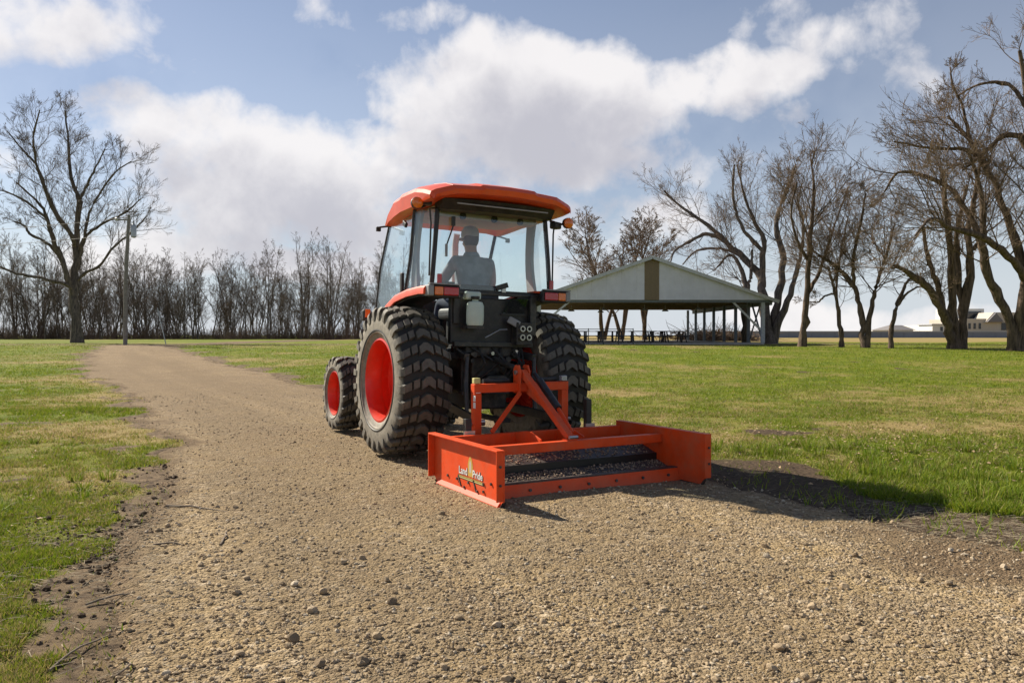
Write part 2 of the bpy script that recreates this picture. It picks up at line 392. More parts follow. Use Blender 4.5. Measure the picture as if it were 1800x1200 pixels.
def dryness(x, y):
    d = 0.5 + 0.78 * fbm(x, y, 0.33, 5, 15, 0.62)
    d = d + 0.30 * fbm(x, y, 1.9, 4, 19, 0.6)
    d = d + 0.30 * sstep(3, 8, x) * sstep(5, 8, y) * sstep(20, 12, y)      # worn band of the lawn on the right
    d = d - 0.10 * sstep(1.5, 3, x) * sstep(7.4, 5.4, y)                   # lush rough grass at the track edge
    d = d - 0.10 * sstep(16, 26, y)
    d = np.where((y > 66) & (x > 8), np.maximum(d, 0.9 + 0.1 * fbm(x, y, .1, 2, 8)), d)
    return np.clip(d, 0, 1)

def axis_lines(lo, hi, step, far_lo, far_hi, grow=1.13):
    mid = list(np.arange(lo, hi, step)); a = []; s = step; p = lo
    while p > far_lo: s *= grow; p -= s; a.append(p)
    b = []; s = step; p = mid[-1]
    while p < far_hi: s *= grow; p += s; b.append(p)
    return np.array(a[::-1] + mid + b)
def lawn():
    xs = axis_lines(-11, 13, 0.15, -1800, 1800); ys = axis_lines(0.5, 22, 0.14, -200, 2600)
    X, Y = np.meshgrid(xs, ys); x = X.ravel(); y = Y.ravel()
    z = gz(x, y)
    td = track_dist(x, y); near = sstep(30, 12, y)
    z = z + near * (0.018 * fbm(x, y, 3.2, 3, 41)) * (1 - sstep(-0.3, 0.3, td))
    z = z - 0.05 * sstep(0.0, 0.35, td)                              # dips below the gravel sheet
    far = sstep(300, 2400, np.hypot(x, y)); z = z - 6 * far
    nx, ny = len(xs), len(ys); i = np.arange(nx * ny).reshape(ny, nx)
    q = np.stack([i[:-1, :-1], i[:-1, 1:], i[1:, 1:], i[1:, :-1]], -1).reshape(-1, 4)
    me = arr_mesh('lawn', np.stack([x, y, z], -1), q, True, {'soil': soilness(x, y), 'dry': dryness(x, y), 'litter': (x < 0) * 1.0})
    m, t, p = new_mat('lawn_ground'); pos = t.node('ShaderNodeNewGeometry').outputs['Position']
    fine = t.noise(pos, 9, 8, 0.7); mid = t.noise(pos, 1.3, 5, 0.6)
    dry = t.step(t.m('ADD', t.attr('dry'), t.m('MULTIPLY', t.m('SUBTRACT', fine, 0.5), 0.9)), 0.35, 0.95)
    g = t.mix(t.step(mid, 0.3, 0.7), (0.085, 0.128, 0.010), (0.175, 0.192, 0.016))
    g = t.mix(dry, g, (0.290, 0.220, 0.090))
    soil = t.step(t.m('ADD', t.attr('soil'), t.m('MULTIPLY', t.m('SUBTRACT', fine, 0.5), 0.7)), 0.35, 0.7)
    sc = t.mix(t.step(t.noise(pos, 30, 6, 0.7), 0.3, 0.7), (0.042, 0.030, 0.021), (0.140, 0.098, 0.064))
    sc = t.mix(t.m('MULTIPLY', t.attr('litter'), t.step(t.noise(pos, 7, 6, 0.7), 0.38, 0.6)), sc, (0.215, 0.155, 0.095))
    t.put(p.inputs['Base Color'], t.mix(soil, g, sc)); p.inputs['Roughness'].default_value = 0.95
    p.inputs['Specular IOR Level'].default_value = 0.1
    t.put(p.inputs['Normal'], t.bump(t.noise(pos, 22, 8, 0.75), 0.9, 0.03))
    return tag(link_mesh('lawn', me, m), kind='structure')
lawn()

def gravel_mat():
    m, t, p = new_mat('gravel'); pos = t.node('ShaderNodeNewGeometry').outputs['Position']
    big = t.noise(pos, 0.8, 4, 0.6); mid = t.noise(pos, 7, 6, 0.7)
    v1 = t.node('ShaderNodeTexVoronoi'); t.put(v1.inputs['Vector'], pos); v1.inputs['Scale'].default_value = 60
    v2 = t.node('ShaderNodeTexVoronoi'); t.put(v2.inputs['Vector'], pos); v2.inputs['Scale'].default_value = 130
    base = t.mix(t.step(mid, 0.25, 0.75), (0.215, 0.142, 0.066), (0.385, 0.268, 0.132))
    base = t.mix(t.step(t.noise(pos, 2.4, 5, 0.65, 0.5), 0.35, 0.62), (0.195, 0.135, 0.078), base)
    base = t.mix(t.step(big, 0.35, 0.7, 0.0, 0.75), base, (0.41, 0.292, 0.140), 'MIX')
    sp = t.node('ShaderNodeSeparateColor'); t.put(sp.inputs[0], v1.outputs[1])
    st = t.mix(sp.outputs[0], (0.10, 0.072, 0.045), (0.52, 0.41, 0.265))
    c = t.mix(t.step(t.noise(pos, 3, 4, 0.6), 0.35, 0.65, 0.35, 0.7), base, st)
    v3 = t.node('ShaderNodeTexVoronoi'); t.put(v3.inputs['Vector'], t.vm('ADD', pos, t.vm('MULTIPLY', v1.outputs[1], (0.02, 0.02, 0)))); v3.inputs['Scale'].default_value = 19
    s3 = t.node('ShaderNodeSeparateColor'); t.put(s3.inputs[0], v3.outputs[1])
    c = t.mix(t.m('MULTIPLY', t.step(s3.outputs[1], 0.45, 0.9), t.step(v3.outputs[0], 0.62, 0.30)), c, t.mix(s3.outputs[0], (0.11, 0.078, 0.052), (0.56, 0.45, 0.31)))
    c = t.mix(t.step(t.attr('band'), 0.25, 0.8, 0.55, 0.0), c, (0.190, 0.140, 0.082))
    c = t.mix(t.m('MULTIPLY', t.attr('far'), 0.45), c, (0.240, 0.170, 0.108))
    edge = t.attr('edge'); c = t.mix(t.step(t.m('ADD', edge, t.m('MULTIPLY', t.m('SUBTRACT', mid, 0.5), 0.8)), 0.45, 0.85), c, (0.165, 0.115, 0.068))
    t.put(p.inputs['Base Color'], c); p.inputs['Roughness'].default_value = 0.95; p.inputs['Specular IOR Level'].default_value = 0.12
    h = t.m('ADD', t.m('MULTIPLY', t.m('SUBTRACT', 1.0, v1.outputs[0]), 0.6), t.m('MULTIPLY', t.m('SUBTRACT', 1.0, v2.outputs[0]), 0.3))
    h = t.m('ADD', h, t.m('MULTIPLY', mid, 0.9)); h = t.m('ADD', h, t.m('MULTIPLY', t.m('SUBTRACT', 1.0, v3.outputs[0]), 0.9))
    t.put(p.inputs['Normal'], t.bump(h, 0.9, 0.022)); return m
M['gravel'] = gravel_mat()
def track():
    ys = [-14.0]; 
    while ys[-1] < 47: ys.append(ys[-1] + (0.5 if ys[-1] < 1 else 0.045 + 0.0075 * max(0, ys[-1] - 2)))
    ys = np.array(ys); nu = 150; u = np.linspace(0, 1, nu)
    l, r = edges(ys); l = l - 0.6 - 0.02 * np.clip(ys, 0, 50); r = r + 0.6 + 0.02 * np.clip(ys, 0, 50)
    X = l[:, None] + (r - l)[:, None] * u[None, :]; Y = np.repeat(ys[:, None], nu, 1)
    x = X.ravel(); y = Y.ravel(); td = track_dist(x, y)
    near = sstep(16, 5, y)
    z = gz(x, y) + 0.010 + near * (0.007 * fbm(x, y, 6, 4, 51, 0.6) + 0.010 * fbm(x, y, 1.4, 2, 52))
    z = z - 0.09 * sstep(0.12, -0.22, td)
    i = np.arange(len(x)).reshape(len(ys), nu)
    q = np.stack([i[:-1, :-1], i[:-1, 1:], i[1:, 1:], i[1:, :-1]], -1).reshape(-1, 4)
    ed = sstep(0.55, -0.05, td) * np.clip(0.8 + 0.4 * fbm(x, y, .8, 2, 6), 0, 1)
    ed = np.maximum(ed, 0.85 * sstep(1.25, 0.4, np.hypot((x - 2.75) / 1.1, (y - 4.25) / 0.65) + 0.3 * fbm(x, y, 1.8, 3, 44)))
    ed = np.maximum(ed, sstep(1.2, 0.3, np.hypot((x - 3.2) / 2.0, (y - 4.9) / 0.95)) * 0.8)
    uu = np.repeat(u[None, :], len(ys), 0).ravel()
    band = fbm(uu * 7.0, y * 0.10, 1.0, 3, 33) + 0.5 * fbm(uu * 22, y * 0.25, 1.0, 2, 34)      # lengthwise wheel paths
    me = arr_mesh('gravel_track', np.stack([x, y, z], -1), q, True, {'edge': ed, 'band': np.clip(0.5 + 0.6 * band, 0, 1), 'far': sstep(5, 20, y)})
    return tag(link_mesh('gravel_track', me, M['gravel']), kind='structure')
track()
def cross_drive():
    xs = np.linspace(-90, 26, 120); vs = []
    cy = 50.5 + 0.02 * (xs + 20) + 0.5 * np.sin(xs * 0.12)
    for k in (-1.7, -1.4, 0, 1.4, 1.7):
        y = cy + k * (1 + 0.1 * np.sin(xs * 1.7 + k)); vs.append(np.stack([xs, y, gz(xs, y) + (0.02 if abs(k) < 1.5 else -0.05)], -1))
    n = len(xs); i = np.arange(5 * n).reshape(5, n)
    q = np.stack([i[:-1, :-1], i[:-1, 1:], i[1:, 1:], i[1:, :-1]], -1).reshape(-1, 4)
    me = arr_mesh('farm_drive', np.concatenate(vs), q, True, {'edge': np.zeros(5 * n)})
    tag(link_mesh('farm_drive', me, M['gravel']), kind='structure')
cross_drive()

# ------------------------------------------------------------------ grass: single-blade geometry, dense near, sparser far
def scatter(n, ymin, ymax, power=2.0, margin=1.15):
    """points inside the view wedge (and a step beyond it), denser towards the camera"""
    u = RNG.random(n); y = (ymin ** (1 - power) + u * (ymax ** (1 - power) - ymin ** (1 - power))) ** (1 / (1 - power))
    x = (RNG.random(n) * 2 - 1) * (0.645 * y * margin + 0.8)
    return x, y
def blades():
    X = []; Y = []; H = []
    for n, a, b, pw in ((1500000, 2.2, 13, 1.9), (520000, 12, 55, 2.0)):
        x, y = scatter(n, a, b, pw)
        d = track_dist(x, y); s = soilness(x, y); dr = dryness(x, y)
        clump = 0.5 + 0.5 * fbm(x, y, 5.0, 3, 61); keep = (d < 0.03 + 0.05 * RNG.standard_normal(len(x)))
        pr = (1 - 0.98 * sstep(0.30, 0.72, s)) * (0.18 + 0.82 * sstep(0.34, 0.6, clump)) * (1 - 0.5 * sstep(0.5, 1, dr))
        keep &= RNG.random(len(x)) < pr
        # none under the shelter floor
        keep &= ~((x > 1.5) & (x < 18) & (y > 49.5))
        x, y, dr, clump = x[keep], y[keep], dr[keep], clump[keep]
        h = (0.020 + 0.028 * RNG.random(len(x))) * (0.65 + 0.8 * clump) * (1 - 0.35 * dr)
        lush = 0.7 * sstep(1.4, 2.4, x) * sstep(8.2, 5.6, y) + sstep(0.62, 0.8, 0.5 + 0.5 * fbm(x, y, 0.8, 3, 71)) * 0.6
        h = h * (1 + 1.0 * np.clip(lush, 0, 1)) * (1 + 0.012 * y)
        X.append(x); Y.append(y); H.append(h)
    x = np.concatenate(X); y = np.concatenate(Y); h = np.concatenate(H); n = len(x)
    # deliberate long tufts along the right-hand verge
    z = gz(x, y) + 0.012 * fbm(x, y, 3.2, 3, 41) * sstep(30, 12, y) - 0.006
    a = RNG.random(n) * 2 * np.pi; w = (0.0016 + 0.0016 * RNG.random(n)) * (1 + 0.09 * y) + 0.04 * h * 0.5
    lean = h * (0.25 + 0.85 * RNG.random(n)); b = RNG.random(n) * 2 * np.pi
    ca, sa = np.cos(a), np.sin(a)
    p0 = np.stack([x - ca * w, y - sa * w, z], -1); p1 = np.stack([x + ca * w, y + sa * w, z], -1)
    p2 = np.stack([x + np.cos(b) * lean, y + np.sin(b) * lean, z + h], -1)
    vs = np.stack([p0, p1, p2], 1).reshape(-1, 3); fs = np.arange(3 * n).reshape(-1, 3)
    rnd = np.repeat(RNG.random(n), 3); dry = np.repeat(np.clip(dryness(x, y) - 0.04 + 0.36 * RNG.standard_normal(n), 0, 1), 3)
    me = arr_mesh('grass', vs, fs, False, {'rnd': rnd, 'dry': dry})
    m, t, p = new_mat('grass_blades')
    g = t.mix(t.attr('rnd'), (0.090, 0.170, 0.010), (0.275, 0.310, 0.020))
    c = t.mix(t.step(t.attr('dry'), 0.42, 0.95), g, (0.36, 0.275, 0.12))
    t.put(p.inputs['Base Color'], c); p.inputs['Roughness'].default_value = 0.6; p.inputs['Specular IOR Level'].default_value = 0.25
    tr = t.node('ShaderNodeBsdfTranslucent'); t.put(tr.inputs[0], c); mx = t.node('ShaderNodeMixShader'); mx.inputs[0].default_value = 0.35
    t.l.new(p.outputs[0], mx.inputs[1]); t.l.new(tr.outputs[0], mx.inputs[2]); t.l.new(mx.outputs[0], t.n['Material Output'].inputs[0])
    tag(link_mesh('grass', me, m), 'short patchy spring grass on both sides of the gravel track', 'grass', kind='stuff')
    M['blades'] = m
    return n
NBL = blades()

def tufts():
    """longer individual-looking clumps of fresh grass beside the track"""
    spots = []
    for k in range(420):
        x = RNG.uniform(1.9, 6.5); y = RNG.uniform(4.6, 9.0)
        e = edges(np.array([y]))[1][0]
        if x < e + 0.25 or soilness(np.array([x]), np.array([y]))[0] > 0.28: continue
        if RNG.random() < np.exp(-(x - e - 0.4) * 0.5): spots.append((x, y, RNG.uniform(0.7, 1.4)))
    for k in range(150):
        x = RNG.uniform(-6.5, -1.6); y = RNG.uniform(2.6, 9)
        if track_dist(np.array([x]), np.array([y]))[0] > -0.25 or fbm(np.array([x]), np.array([y]), 0.9, 3, 77)[0] < 0.1: continue
        spots.append((x, y, RNG.uniform(0.45, 0.9)))
    V = []; F = []; A = []; b0 = 0
    for (x, y, s) in spots:
        n = 46; z = gz1(x, y) - 0.01
        rr = 0.07 * s * np.sqrt(RNG.random(n)); aa = RNG.random(n) * 6.283
        bx = x + rr * np.cos(aa); by = y + rr * np.sin(aa)
        h = s * RNG.uniform(0.06, 0.15, n); w = RNG.uniform(0.0022, 0.0042, n); out = h * RNG.uniform(0.2, 0.95, n); ta = aa + RNG.normal(0, 0.6, n); fa = RNG.random(n) * 6.283
        cx, sx = np.cos(fa) * w, np.sin(fa) * w
        p = [np.stack([bx - cx, by - sx, np.full(n, z)], -1), np.stack([bx + cx, by + sx, np.full(n, z)], -1),
             np.stack([bx + np.cos(ta) * out * .35 + cx * .8, by + np.sin(ta) * out * .35 + sx * .8, z + h * .68], -1),
             np.stack([bx + np.cos(ta) * out * .35 - cx * .8, by + np.sin(ta) * out * .35 - sx * .8, z + h * .68], -1),
             np.stack([bx + np.cos(ta) * out, by + np.sin(ta) * out, z + h * RNG.uniform(.8, 1.0, n)], -1)]
        V.append(np.stack(p, 1).reshape(-1, 3)); i = b0 + np.arange(n)[:, None] * 5
        F.append((i + np.array([0, 1, 2, 3]), i + np.array([3, 2, 4]))); b0 += 5 * n
        A.append(np.repeat(np.clip(RNG.normal(0.35, 0.25, n), 0, 1), 5))
    rnd = np.concatenate(A); dry = np.clip(np.repeat(RNG.normal(0.34, 0.26, len(rnd) // 5), 5), 0, 1)
    me = arr_mesh('grass_tufts', np.concatenate(V), [np.concatenate([f[0] for f in F]), np.concatenate([f[1] for f in F])], False, {'rnd': rnd, 'dry': dry})
    tag(link_mesh('grass_tufts', me, M['blades']), 'longer fresh green grass tufts along the edge of the gravel', 'grass', kind='stuff')
tufts()

def straw_and_leaves():
    # dry straw lying on the bare soil beside the track
    n = 9000
    x = np.concatenate([RNG.normal(3.4, 1.0, n // 2), RNG.normal(-2.5, 0.7, n // 4), RNG.uniform(-7, 9, n // 4)])
    y = np.concatenate([RNG.normal(4.95, 0.5, n // 2), RNG.normal(4.2, 1.1, n // 4), RNG.uniform(3, 13, n // 4)])
    k = (y > 2.0) & (track_dist(x, y) < 0.35); x, y = x[k], y[k]; n = len(x)
    L = RNG.uniform(0.02, 0.09, n); a = RNG.normal(0.3, 0.9, n); w = RNG.uniform(0.0007, 0.0014, n)
    z = gz(x, y) + 0.008 + RNG.random(n) * 0.012; dz = RNG.uniform(-0.2, 0.45, n) * L * 0.4
    dx, dy = np.cos(a) * L / 2, np.sin(a) * L / 2; nx, ny = -np.sin(a) * w, np.cos(a) * w
    P = np.stack([np.stack([x - dx - nx, y - dy - ny, z], -1), np.stack([x + dx - nx, y + dy - ny, z + dz], -1),
                  np.stack([x + dx + nx, y + dy + ny, z + dz + w], -1), np.stack([x - dx + nx, y - dy + ny, z + w], -1)], 1).reshape(-1, 3)
    me = arr_mesh('dry_straw', P, np.arange(4 * n).reshape(-1, 4), False)
    tag(link_mesh('dry_straw', me, pmat('straw', (0.30, 0.24, 0.155), 0.9, var=0.35, vscale=30)), 'dry straw and dead stems littering the verges of the track', 'straw', kind='stuff')
    # pale curled leaves on the worn lawn
    n = 4200
    x = np.concatenate([RNG.normal(4.6, 1.7, n // 2), RNG.uniform(1, 14, n // 3), RNG.uniform(-8, -2, n - n // 2 - n // 3)])
    y = np.concatenate([RNG.normal(9.2, 1.4, n // 2), RNG.uniform(6, 22, n // 3), RNG.uniform(3, 12, n - n // 2 - n // 3)])
    k = track_dist(x, y) < 0.0; x, y = x[k], y[k]; n = len(x); s = RNG.uniform(0.008, 0.024, n); a = RNG.random(n) * 6.283
    z = gz(x, y) + 0.016 + 0.02 * RNG.random(n); c, sn = np.cos(a), np.sin(a)
    def pt(u, v, h): return np.stack([x + (u * c - v * sn) * s, y + (u * sn + v * c) * s, z + h * s], -1)
    P = np.stack([pt(-1, 0, .35), pt(0, -.5, RNG.uniform(0, .6, n)), pt(1.1, 0, RNG.uniform(0, .9, n)), pt(0, .5, RNG.uniform(.2, 1.0, n))], 1).reshape(-1, 3)
    i = np.arange(n)[:, None] * 4; F = np.concatenate([i + np.array([0, 1, 2]), i + np.array([0, 2, 3])])
    me = arr_mesh('leaf_litter', P, F, False)
    tag(link_mesh('leaf_litter', me, pmat('dead_leaf', (0.34, 0.235, 0.135), 0.85, var=0.5, vscale=14)), 'pale dead leaves scattered over the worn lawn', 'leaves', kind='stuff')
straw_and_leaves()

# ------------------------------------------------------------------ gravel: loose stones
def stone_shape(seed, sub=1):
    bm = bmesh.new(); bmesh.ops.create_icosphere(bm, subdivisions=sub, radius=1.0); r = random.Random(seed)
    ax = [Vector((r.uniform(-1, 1), r.uniform(-1, 1), r.uniform(-1, 1))).normalized() for _ in range(6)]; cut = [r.uniform(0.55, 0.85) for _ in ax]
    sc = Vector((r.uniform(0.8, 1.25), r.uniform(0.7, 1.0), r.uniform(0.5, 0.75)))
    for v in bm.verts:
        for a, c in zip(ax, cut):
            d = v.co.dot(a)
            if d > c: v.co -= a * (d - c)
        v.co = Vector((v.co.x * sc.x, v.co.y * sc.y, v.co.z * sc.z)) * r.uniform(0.94, 1.06)
    vs = np.array([v.co[:] for v in bm.verts]); fs = np.array([[v.index for v in f.verts] for f in bm.faces]); bm.free(); return vs, fs
def stone_mat():
    m, t, p = new_mat('limestone'); pos = t.node('ShaderNodeNewGeometry').outputs['Position']
    rnd = t.attr('rnd'); oi = t.node('ShaderNodeObjectInfo').outputs['Random']
    r = t.m('FRACT', t.m('ADD', rnd, oi))
    c = t.mix(t.step(r, 0.0, 0.55), (0.185, 0.135, 0.085), (0.385, 0.295, 0.190)); c = t.mix(t.step(r, 0.72, 1.0), c, (0.48, 0.41, 0.31))
    c = t.mix(t.m('MULTIPLY', t.step(t.noise(pos, 90, 5, .7), 0.4, 0.7), 0.35), c, (0.30, 0.22, 0.14))
    t.put(p.inputs['Base Color'], c); p.inputs['Roughness'].default_value = 0.92; p.inputs['Specular IOR Level'].default_value = 0.15
    t.put(p.inputs['Normal'], t.bump(t.noise(pos, 160, 4, .7), 0.4, 0.004)); return m
M['stone'] = stone_mat()
SH0 = [stone_shape(i, 1) for i in range(6)]
def rotz_scale(vs, a, s): 
    c, sn = np.cos(a), np.sin(a)
    return np.stack([(vs[None, :, 0] * c[:, None] - vs[None, :, 1] * sn[:, None]) * s[:, None],
                     (vs[None, :, 0] * sn[:, None] + vs[None, :, 1] * c[:, None]) * s[:, None], vs[None, :, 2] * s[:, None]], -1)
def stones_mesh(name, x, y, z, s):
    V = []; F = []; A = []; b = 0; kind = RNG.integers(0, len(SH0), len(x))
    for k, (vs, fs) in enumerate(SH0):
        sel = kind == k; n = int(sel.sum())
        if not n: continue
        P = rotz_scale(vs, RNG.random(n) * 6.283, s[sel]) + np.stack([x[sel], y[sel], z[sel]], -1)[:, None, :]
        V.append(P.reshape(-1, 3)); F.append((fs[None] + (b + np.arange(n) * len(vs))[:, None, None]).reshape(-1, 3)); b += n * len(vs)
        A.append(np.repeat(RNG.random(n), len(vs)))
    return arr_mesh(name, np.concatenate(V), np.concatenate(F), False, {'rnd': np.concatenate(A)})
def gravel():
    x, y = scatter(66000, 2.2, 16, 2.0, 1.1); td = track_dist(x, y)
    pat = 0.5 + 0.75 * fbm(x + 0.35 * y, y * 0.45, 1.7, 4, 81, 0.6)
    k = (td > -0.1 + 0.2 * RNG.random(len(x))) & (RNG.random(len(x)) < 0.12 + 1.0 * np.clip(pat, 0, 1)); x, y = x[k], y[k]
    s = 0.0032 + 0.0105 * RNG.random(len(x)) ** 2.6 + 0.00045 * y
    s = s * np.where(RNG.random(len(x)) < 0.05, RNG.uniform(1.2, 1.8, len(x)), 1.0)
    near = sstep(16, 5, y); z = gz(x, y) + 0.010 + near * (0.007 * fbm(x, y, 6, 4, 51, 0.6) + 0.010 * fbm(x, y, 1.4, 2, 52)) + s * 0.15
    me = stones_mesh('loose_gravel', x, y, z, s)
    tag(link_mesh('loose_gravel', me, M['stone']), 'loose crushed limestone covering the track', 'gravel', kind='stuff')
    return len(x)
NGR = gravel()
def big_stones():
    meshes = []
    for i in range(7):
        vs, fs = stone_shape(100 + i, 2); meshes.append(arr_mesh('stone', vs, fs, False, {'rnd': np.full(len(vs), random.random() * 0.01)})); meshes[-1].materials.append(M['stone'])
    r = random.Random(5); n = 0
    while n < 70:
        y = 2.75 + 3.6 * r.random() ** 1.5; x = r.uniform(-0.66, 0.66) * y
        if track_dist(np.array([x]), np.array([y]))[0] < 0.15 or (y > 4.9 and -0.3 < x < 2.0): continue
        o = bpy.data.objects.new('stone', meshes[n % 7]); col.objects.link(o); s = r.uniform(0.014, 0.027)
        o.location = (x, y, gz1(x, y) + 0.010 + s * 0.22); o.scale = (s * r.uniform(.9, 1.2), s, s * r.uniform(.9, 1.25)); o.rotation_euler = (r.uniform(-.3, .3), r.uniform(-.3, .3), r.uniform(0, 6.28))
        tag(o, 'larger pale limestone chunk lying loose on the gravel track', 'stone', 'larger loose stones on the gravel track'); n += 1
big_stones()
def px_ground(px, py):
    """the ground point that photograph pixel shows (used once to survey positions)"""
    z = 0.0
    for _ in range(6):
        d = (CAM_H - z) * FOC / (py - HOR); x = (px - 900) / FOC * d; z = gz1(x, d)
    return Vector((x, d, z))
def sticks():
    data = [([(292, 892), (340, 896), (412, 904)], .007, 'long thin straight stick lying where the left verge meets the gravel'),
            ([(268, 962), (300, 961), (332, 962)], .006, 'short straight stick lying just inside the left edge of the gravel'),
            ([(386, 962), (396, 948), (395, 932)], .006, 'short bent grey stick curling up from the gravel'),
            ([(84, 1186), (135, 1150), (192, 1118)], .005, 'long pale stem slanting out of the dark leaf mould'),
            ([(200, 1198), (226, 1182), (231, 1166)], .004, 'thin curved dead stem beside the dark leaf mould'),
            ([(150, 1068), (196, 1056), (240, 1044)], .005, 'weathered twig on bare soil beside the green patch')]
    for pts, rad, lab in data:
        P = [px_ground(*p) + Vector((0, 0, 0.012 + 0.01 * math.sin(i * 2.1))) for i, p in enumerate(pts)]
        Q = []
        for i in range(len(P) - 1):
            for k in range(4): Q.append(P[i].lerp(P[i + 1], k / 4) + Vector((random.uniform(-1, 1), random.uniform(-1, 1), random.uniform(0, 1))) * 0.005)
        Q.append(P[-1]); o = Q[0].copy()
        tag(MB().tube([q - o for q in Q], [rad * (1.15 - 0.6 * i / len(Q)) for i in range(len(Q))], 7).build('fallen_stick', M['stick'], smooth=True, loc=o), lab, 'stick', 'sticks lying along the left verge')
sticks()
def clods():
    """ridge of scraped soil and leaf mould along the near left verge, joined because single crumbs cannot be counted"""
    n = 2600; x = np.concatenate([RNG.normal(-2.35, 0.45, n // 2), RNG.uniform(-3.4, -1.2, n // 2)]); y = np.concatenate([RNG.normal(4.6, 0.5, n // 2), RNG.uniform(2.6, 7.5, n // 2)])
    td = track_dist(x, y); k = (td < 0.12) & (td > -0.75) & (y > 2.3); x, y = x[k], y[k]; s = 0.006 + 0.02 * RNG.random(len(x)) ** 3
    me = stones_mesh('soil_crumbs', x, y, gz(x, y) + s * 0.2, s)
    tag(link_mesh('soil_crumbs', me, pmat('dark_soil', (0.095, 0.068, 0.046), 0.95, var=0.4, vscale=20, spec=0.1)), 'dark crumbled soil heaped along the left verge', 'soil', kind='stuff')
clods()

# ------------------------------------------------------------------ bare trees
def unit(v): return v / np.maximum(np.linalg.norm(v, axis=-1, keepdims=True), 1e-9)
def grow(P, D, L, r0, npts, wig, up, rng, tip=0.25):
    N = len(P); pts = np.zeros((N, npts, 3)); pts[:, 0] = P; d = unit(D); st = (L / (npts - 1))[:, None]
    for i in range(1, npts):
        d = unit(d + wig * rng.standard_normal((N, 3)) + np.array([0, 0, up])); pts[:, i] = pts[:, i - 1] + d * st
    t = np.linspace(0, 1, npts); rad = r0[:, None] * (1 - (1 - tip) * t[None, :])
    return pts, rad
def spawn(pts, rad, k, tmin, ang, lo, hi, rng, rfac=0.6, base=None, taper=0.55):
    """k children per branch"""
    N, n, _ = pts.shape; idx = np.repeat(np.arange(N), k); t = tmin + (1 - tmin) * rng.random(len(idx)) ** 0.9
    f = t * (n - 1); i = np.minimum(f.astype(int), n - 2); w = (f - i)[:, None]
    p = pts[idx, i] * (1 - w) + pts[idx, i + 1] * w; tan = unit(pts[idx, i + 1] - pts[idx, i])
    r = rad[idx, i] * (1 - w[:, 0]) + rad[idx, i + 1] * w[:, 0]
    rv = rng.standard_normal((len(idx), 3)); perp = unit(rv - tan * np.sum(rv * tan, -1, keepdims=True))
    a = np.radians(rng.normal(ang, 10, len(idx)))[:, None]; d = tan * np.cos(a) + perp * np.sin(a)
    L = np.linalg.norm(np.diff(pts, axis=1), axis=-1).sum(1)[idx] * rng.uniform(lo, hi, len(idx)) * (1 - taper * t)
    return p, d, L, r * rfac
def tubes(sets, sides, rough=0.0):
    V = []; F = []; b = 0; jr = np.random.default_rng(1)
    for (pts, rad), s in zip(sets, sides):
        N, n, _ = pts.shape; tan = unit(np.gradient(pts, axis=1)); ref = np.where(np.abs(tan[..., 2:3]) < 0.9, np.array([0, 0, 1.0]), np.array([1.0, 0, 0]))
        u = unit(np.cross(tan, ref)); v = np.cross(tan, u); th = np.arange(s) * 2 * np.pi / s
        ring = pts[:, :, None, :] + rad[:, :, None, None] * (np.cos(th)[None, None, :, None] * u[:, :, None, :] + np.sin(th)[None, None, :, None] * v[:, :, None, :])
        if rough: ring = ring + (ring - pts[:, :, None, :]) * (jr.standard_normal(ring.shape[:3])[..., None] * rough)
        V.append(ring.reshape(-1, 3)); i = b + np.arange(N * n * s).reshape(N, n, s); j = np.roll(i, -1, 2)
        F.append(np.stack([i[:, :-1], j[:, :-1], j[:, 1:], i[:, 1:]], -1).reshape(-1, 4)); b += N * n * s
    return np.concatenate(V), np.concatenate(F)
def resample(P, Rr, n):
    """Catmull-Rom through the given points"""
    P = np.asarray(P, float); Rr = np.asarray(Rr, float); m = len(P); Q = np.vstack([2 * P[0] - P[1], P, 2 * P[-1] - P[-2]])
    t = np.linspace(0, m - 1 - 1e-6, n); i = t.astype(int); f = (t - i)[:, None]
    a, b, c, d = Q[i], Q[i + 1], Q[i + 2], Q[i + 3]
    return 0.5 * ((2 * b) + (c - a) * f + (2 * a - 5 * b + 4 * c - d) * f ** 2 + (3 * b - a - 3 * c + d) * f ** 3), np.interp(t, np.arange(m), Rr)
def finish_tree(name, trunk_sets, crown_sets, base, tmat, cmat, ts, cs):
    o = empty(name, base); b = np.array(base)
    v, f = tubes(trunk_sets, ts, 0.11); link_mesh('trunk', arr_mesh('trunk', v - b, f, True), tmat, o)
    v, f = tubes(crown_sets, cs); link_mesh('crown', arr_mesh('crown', v - b, f, True), cmat, o)
    return o
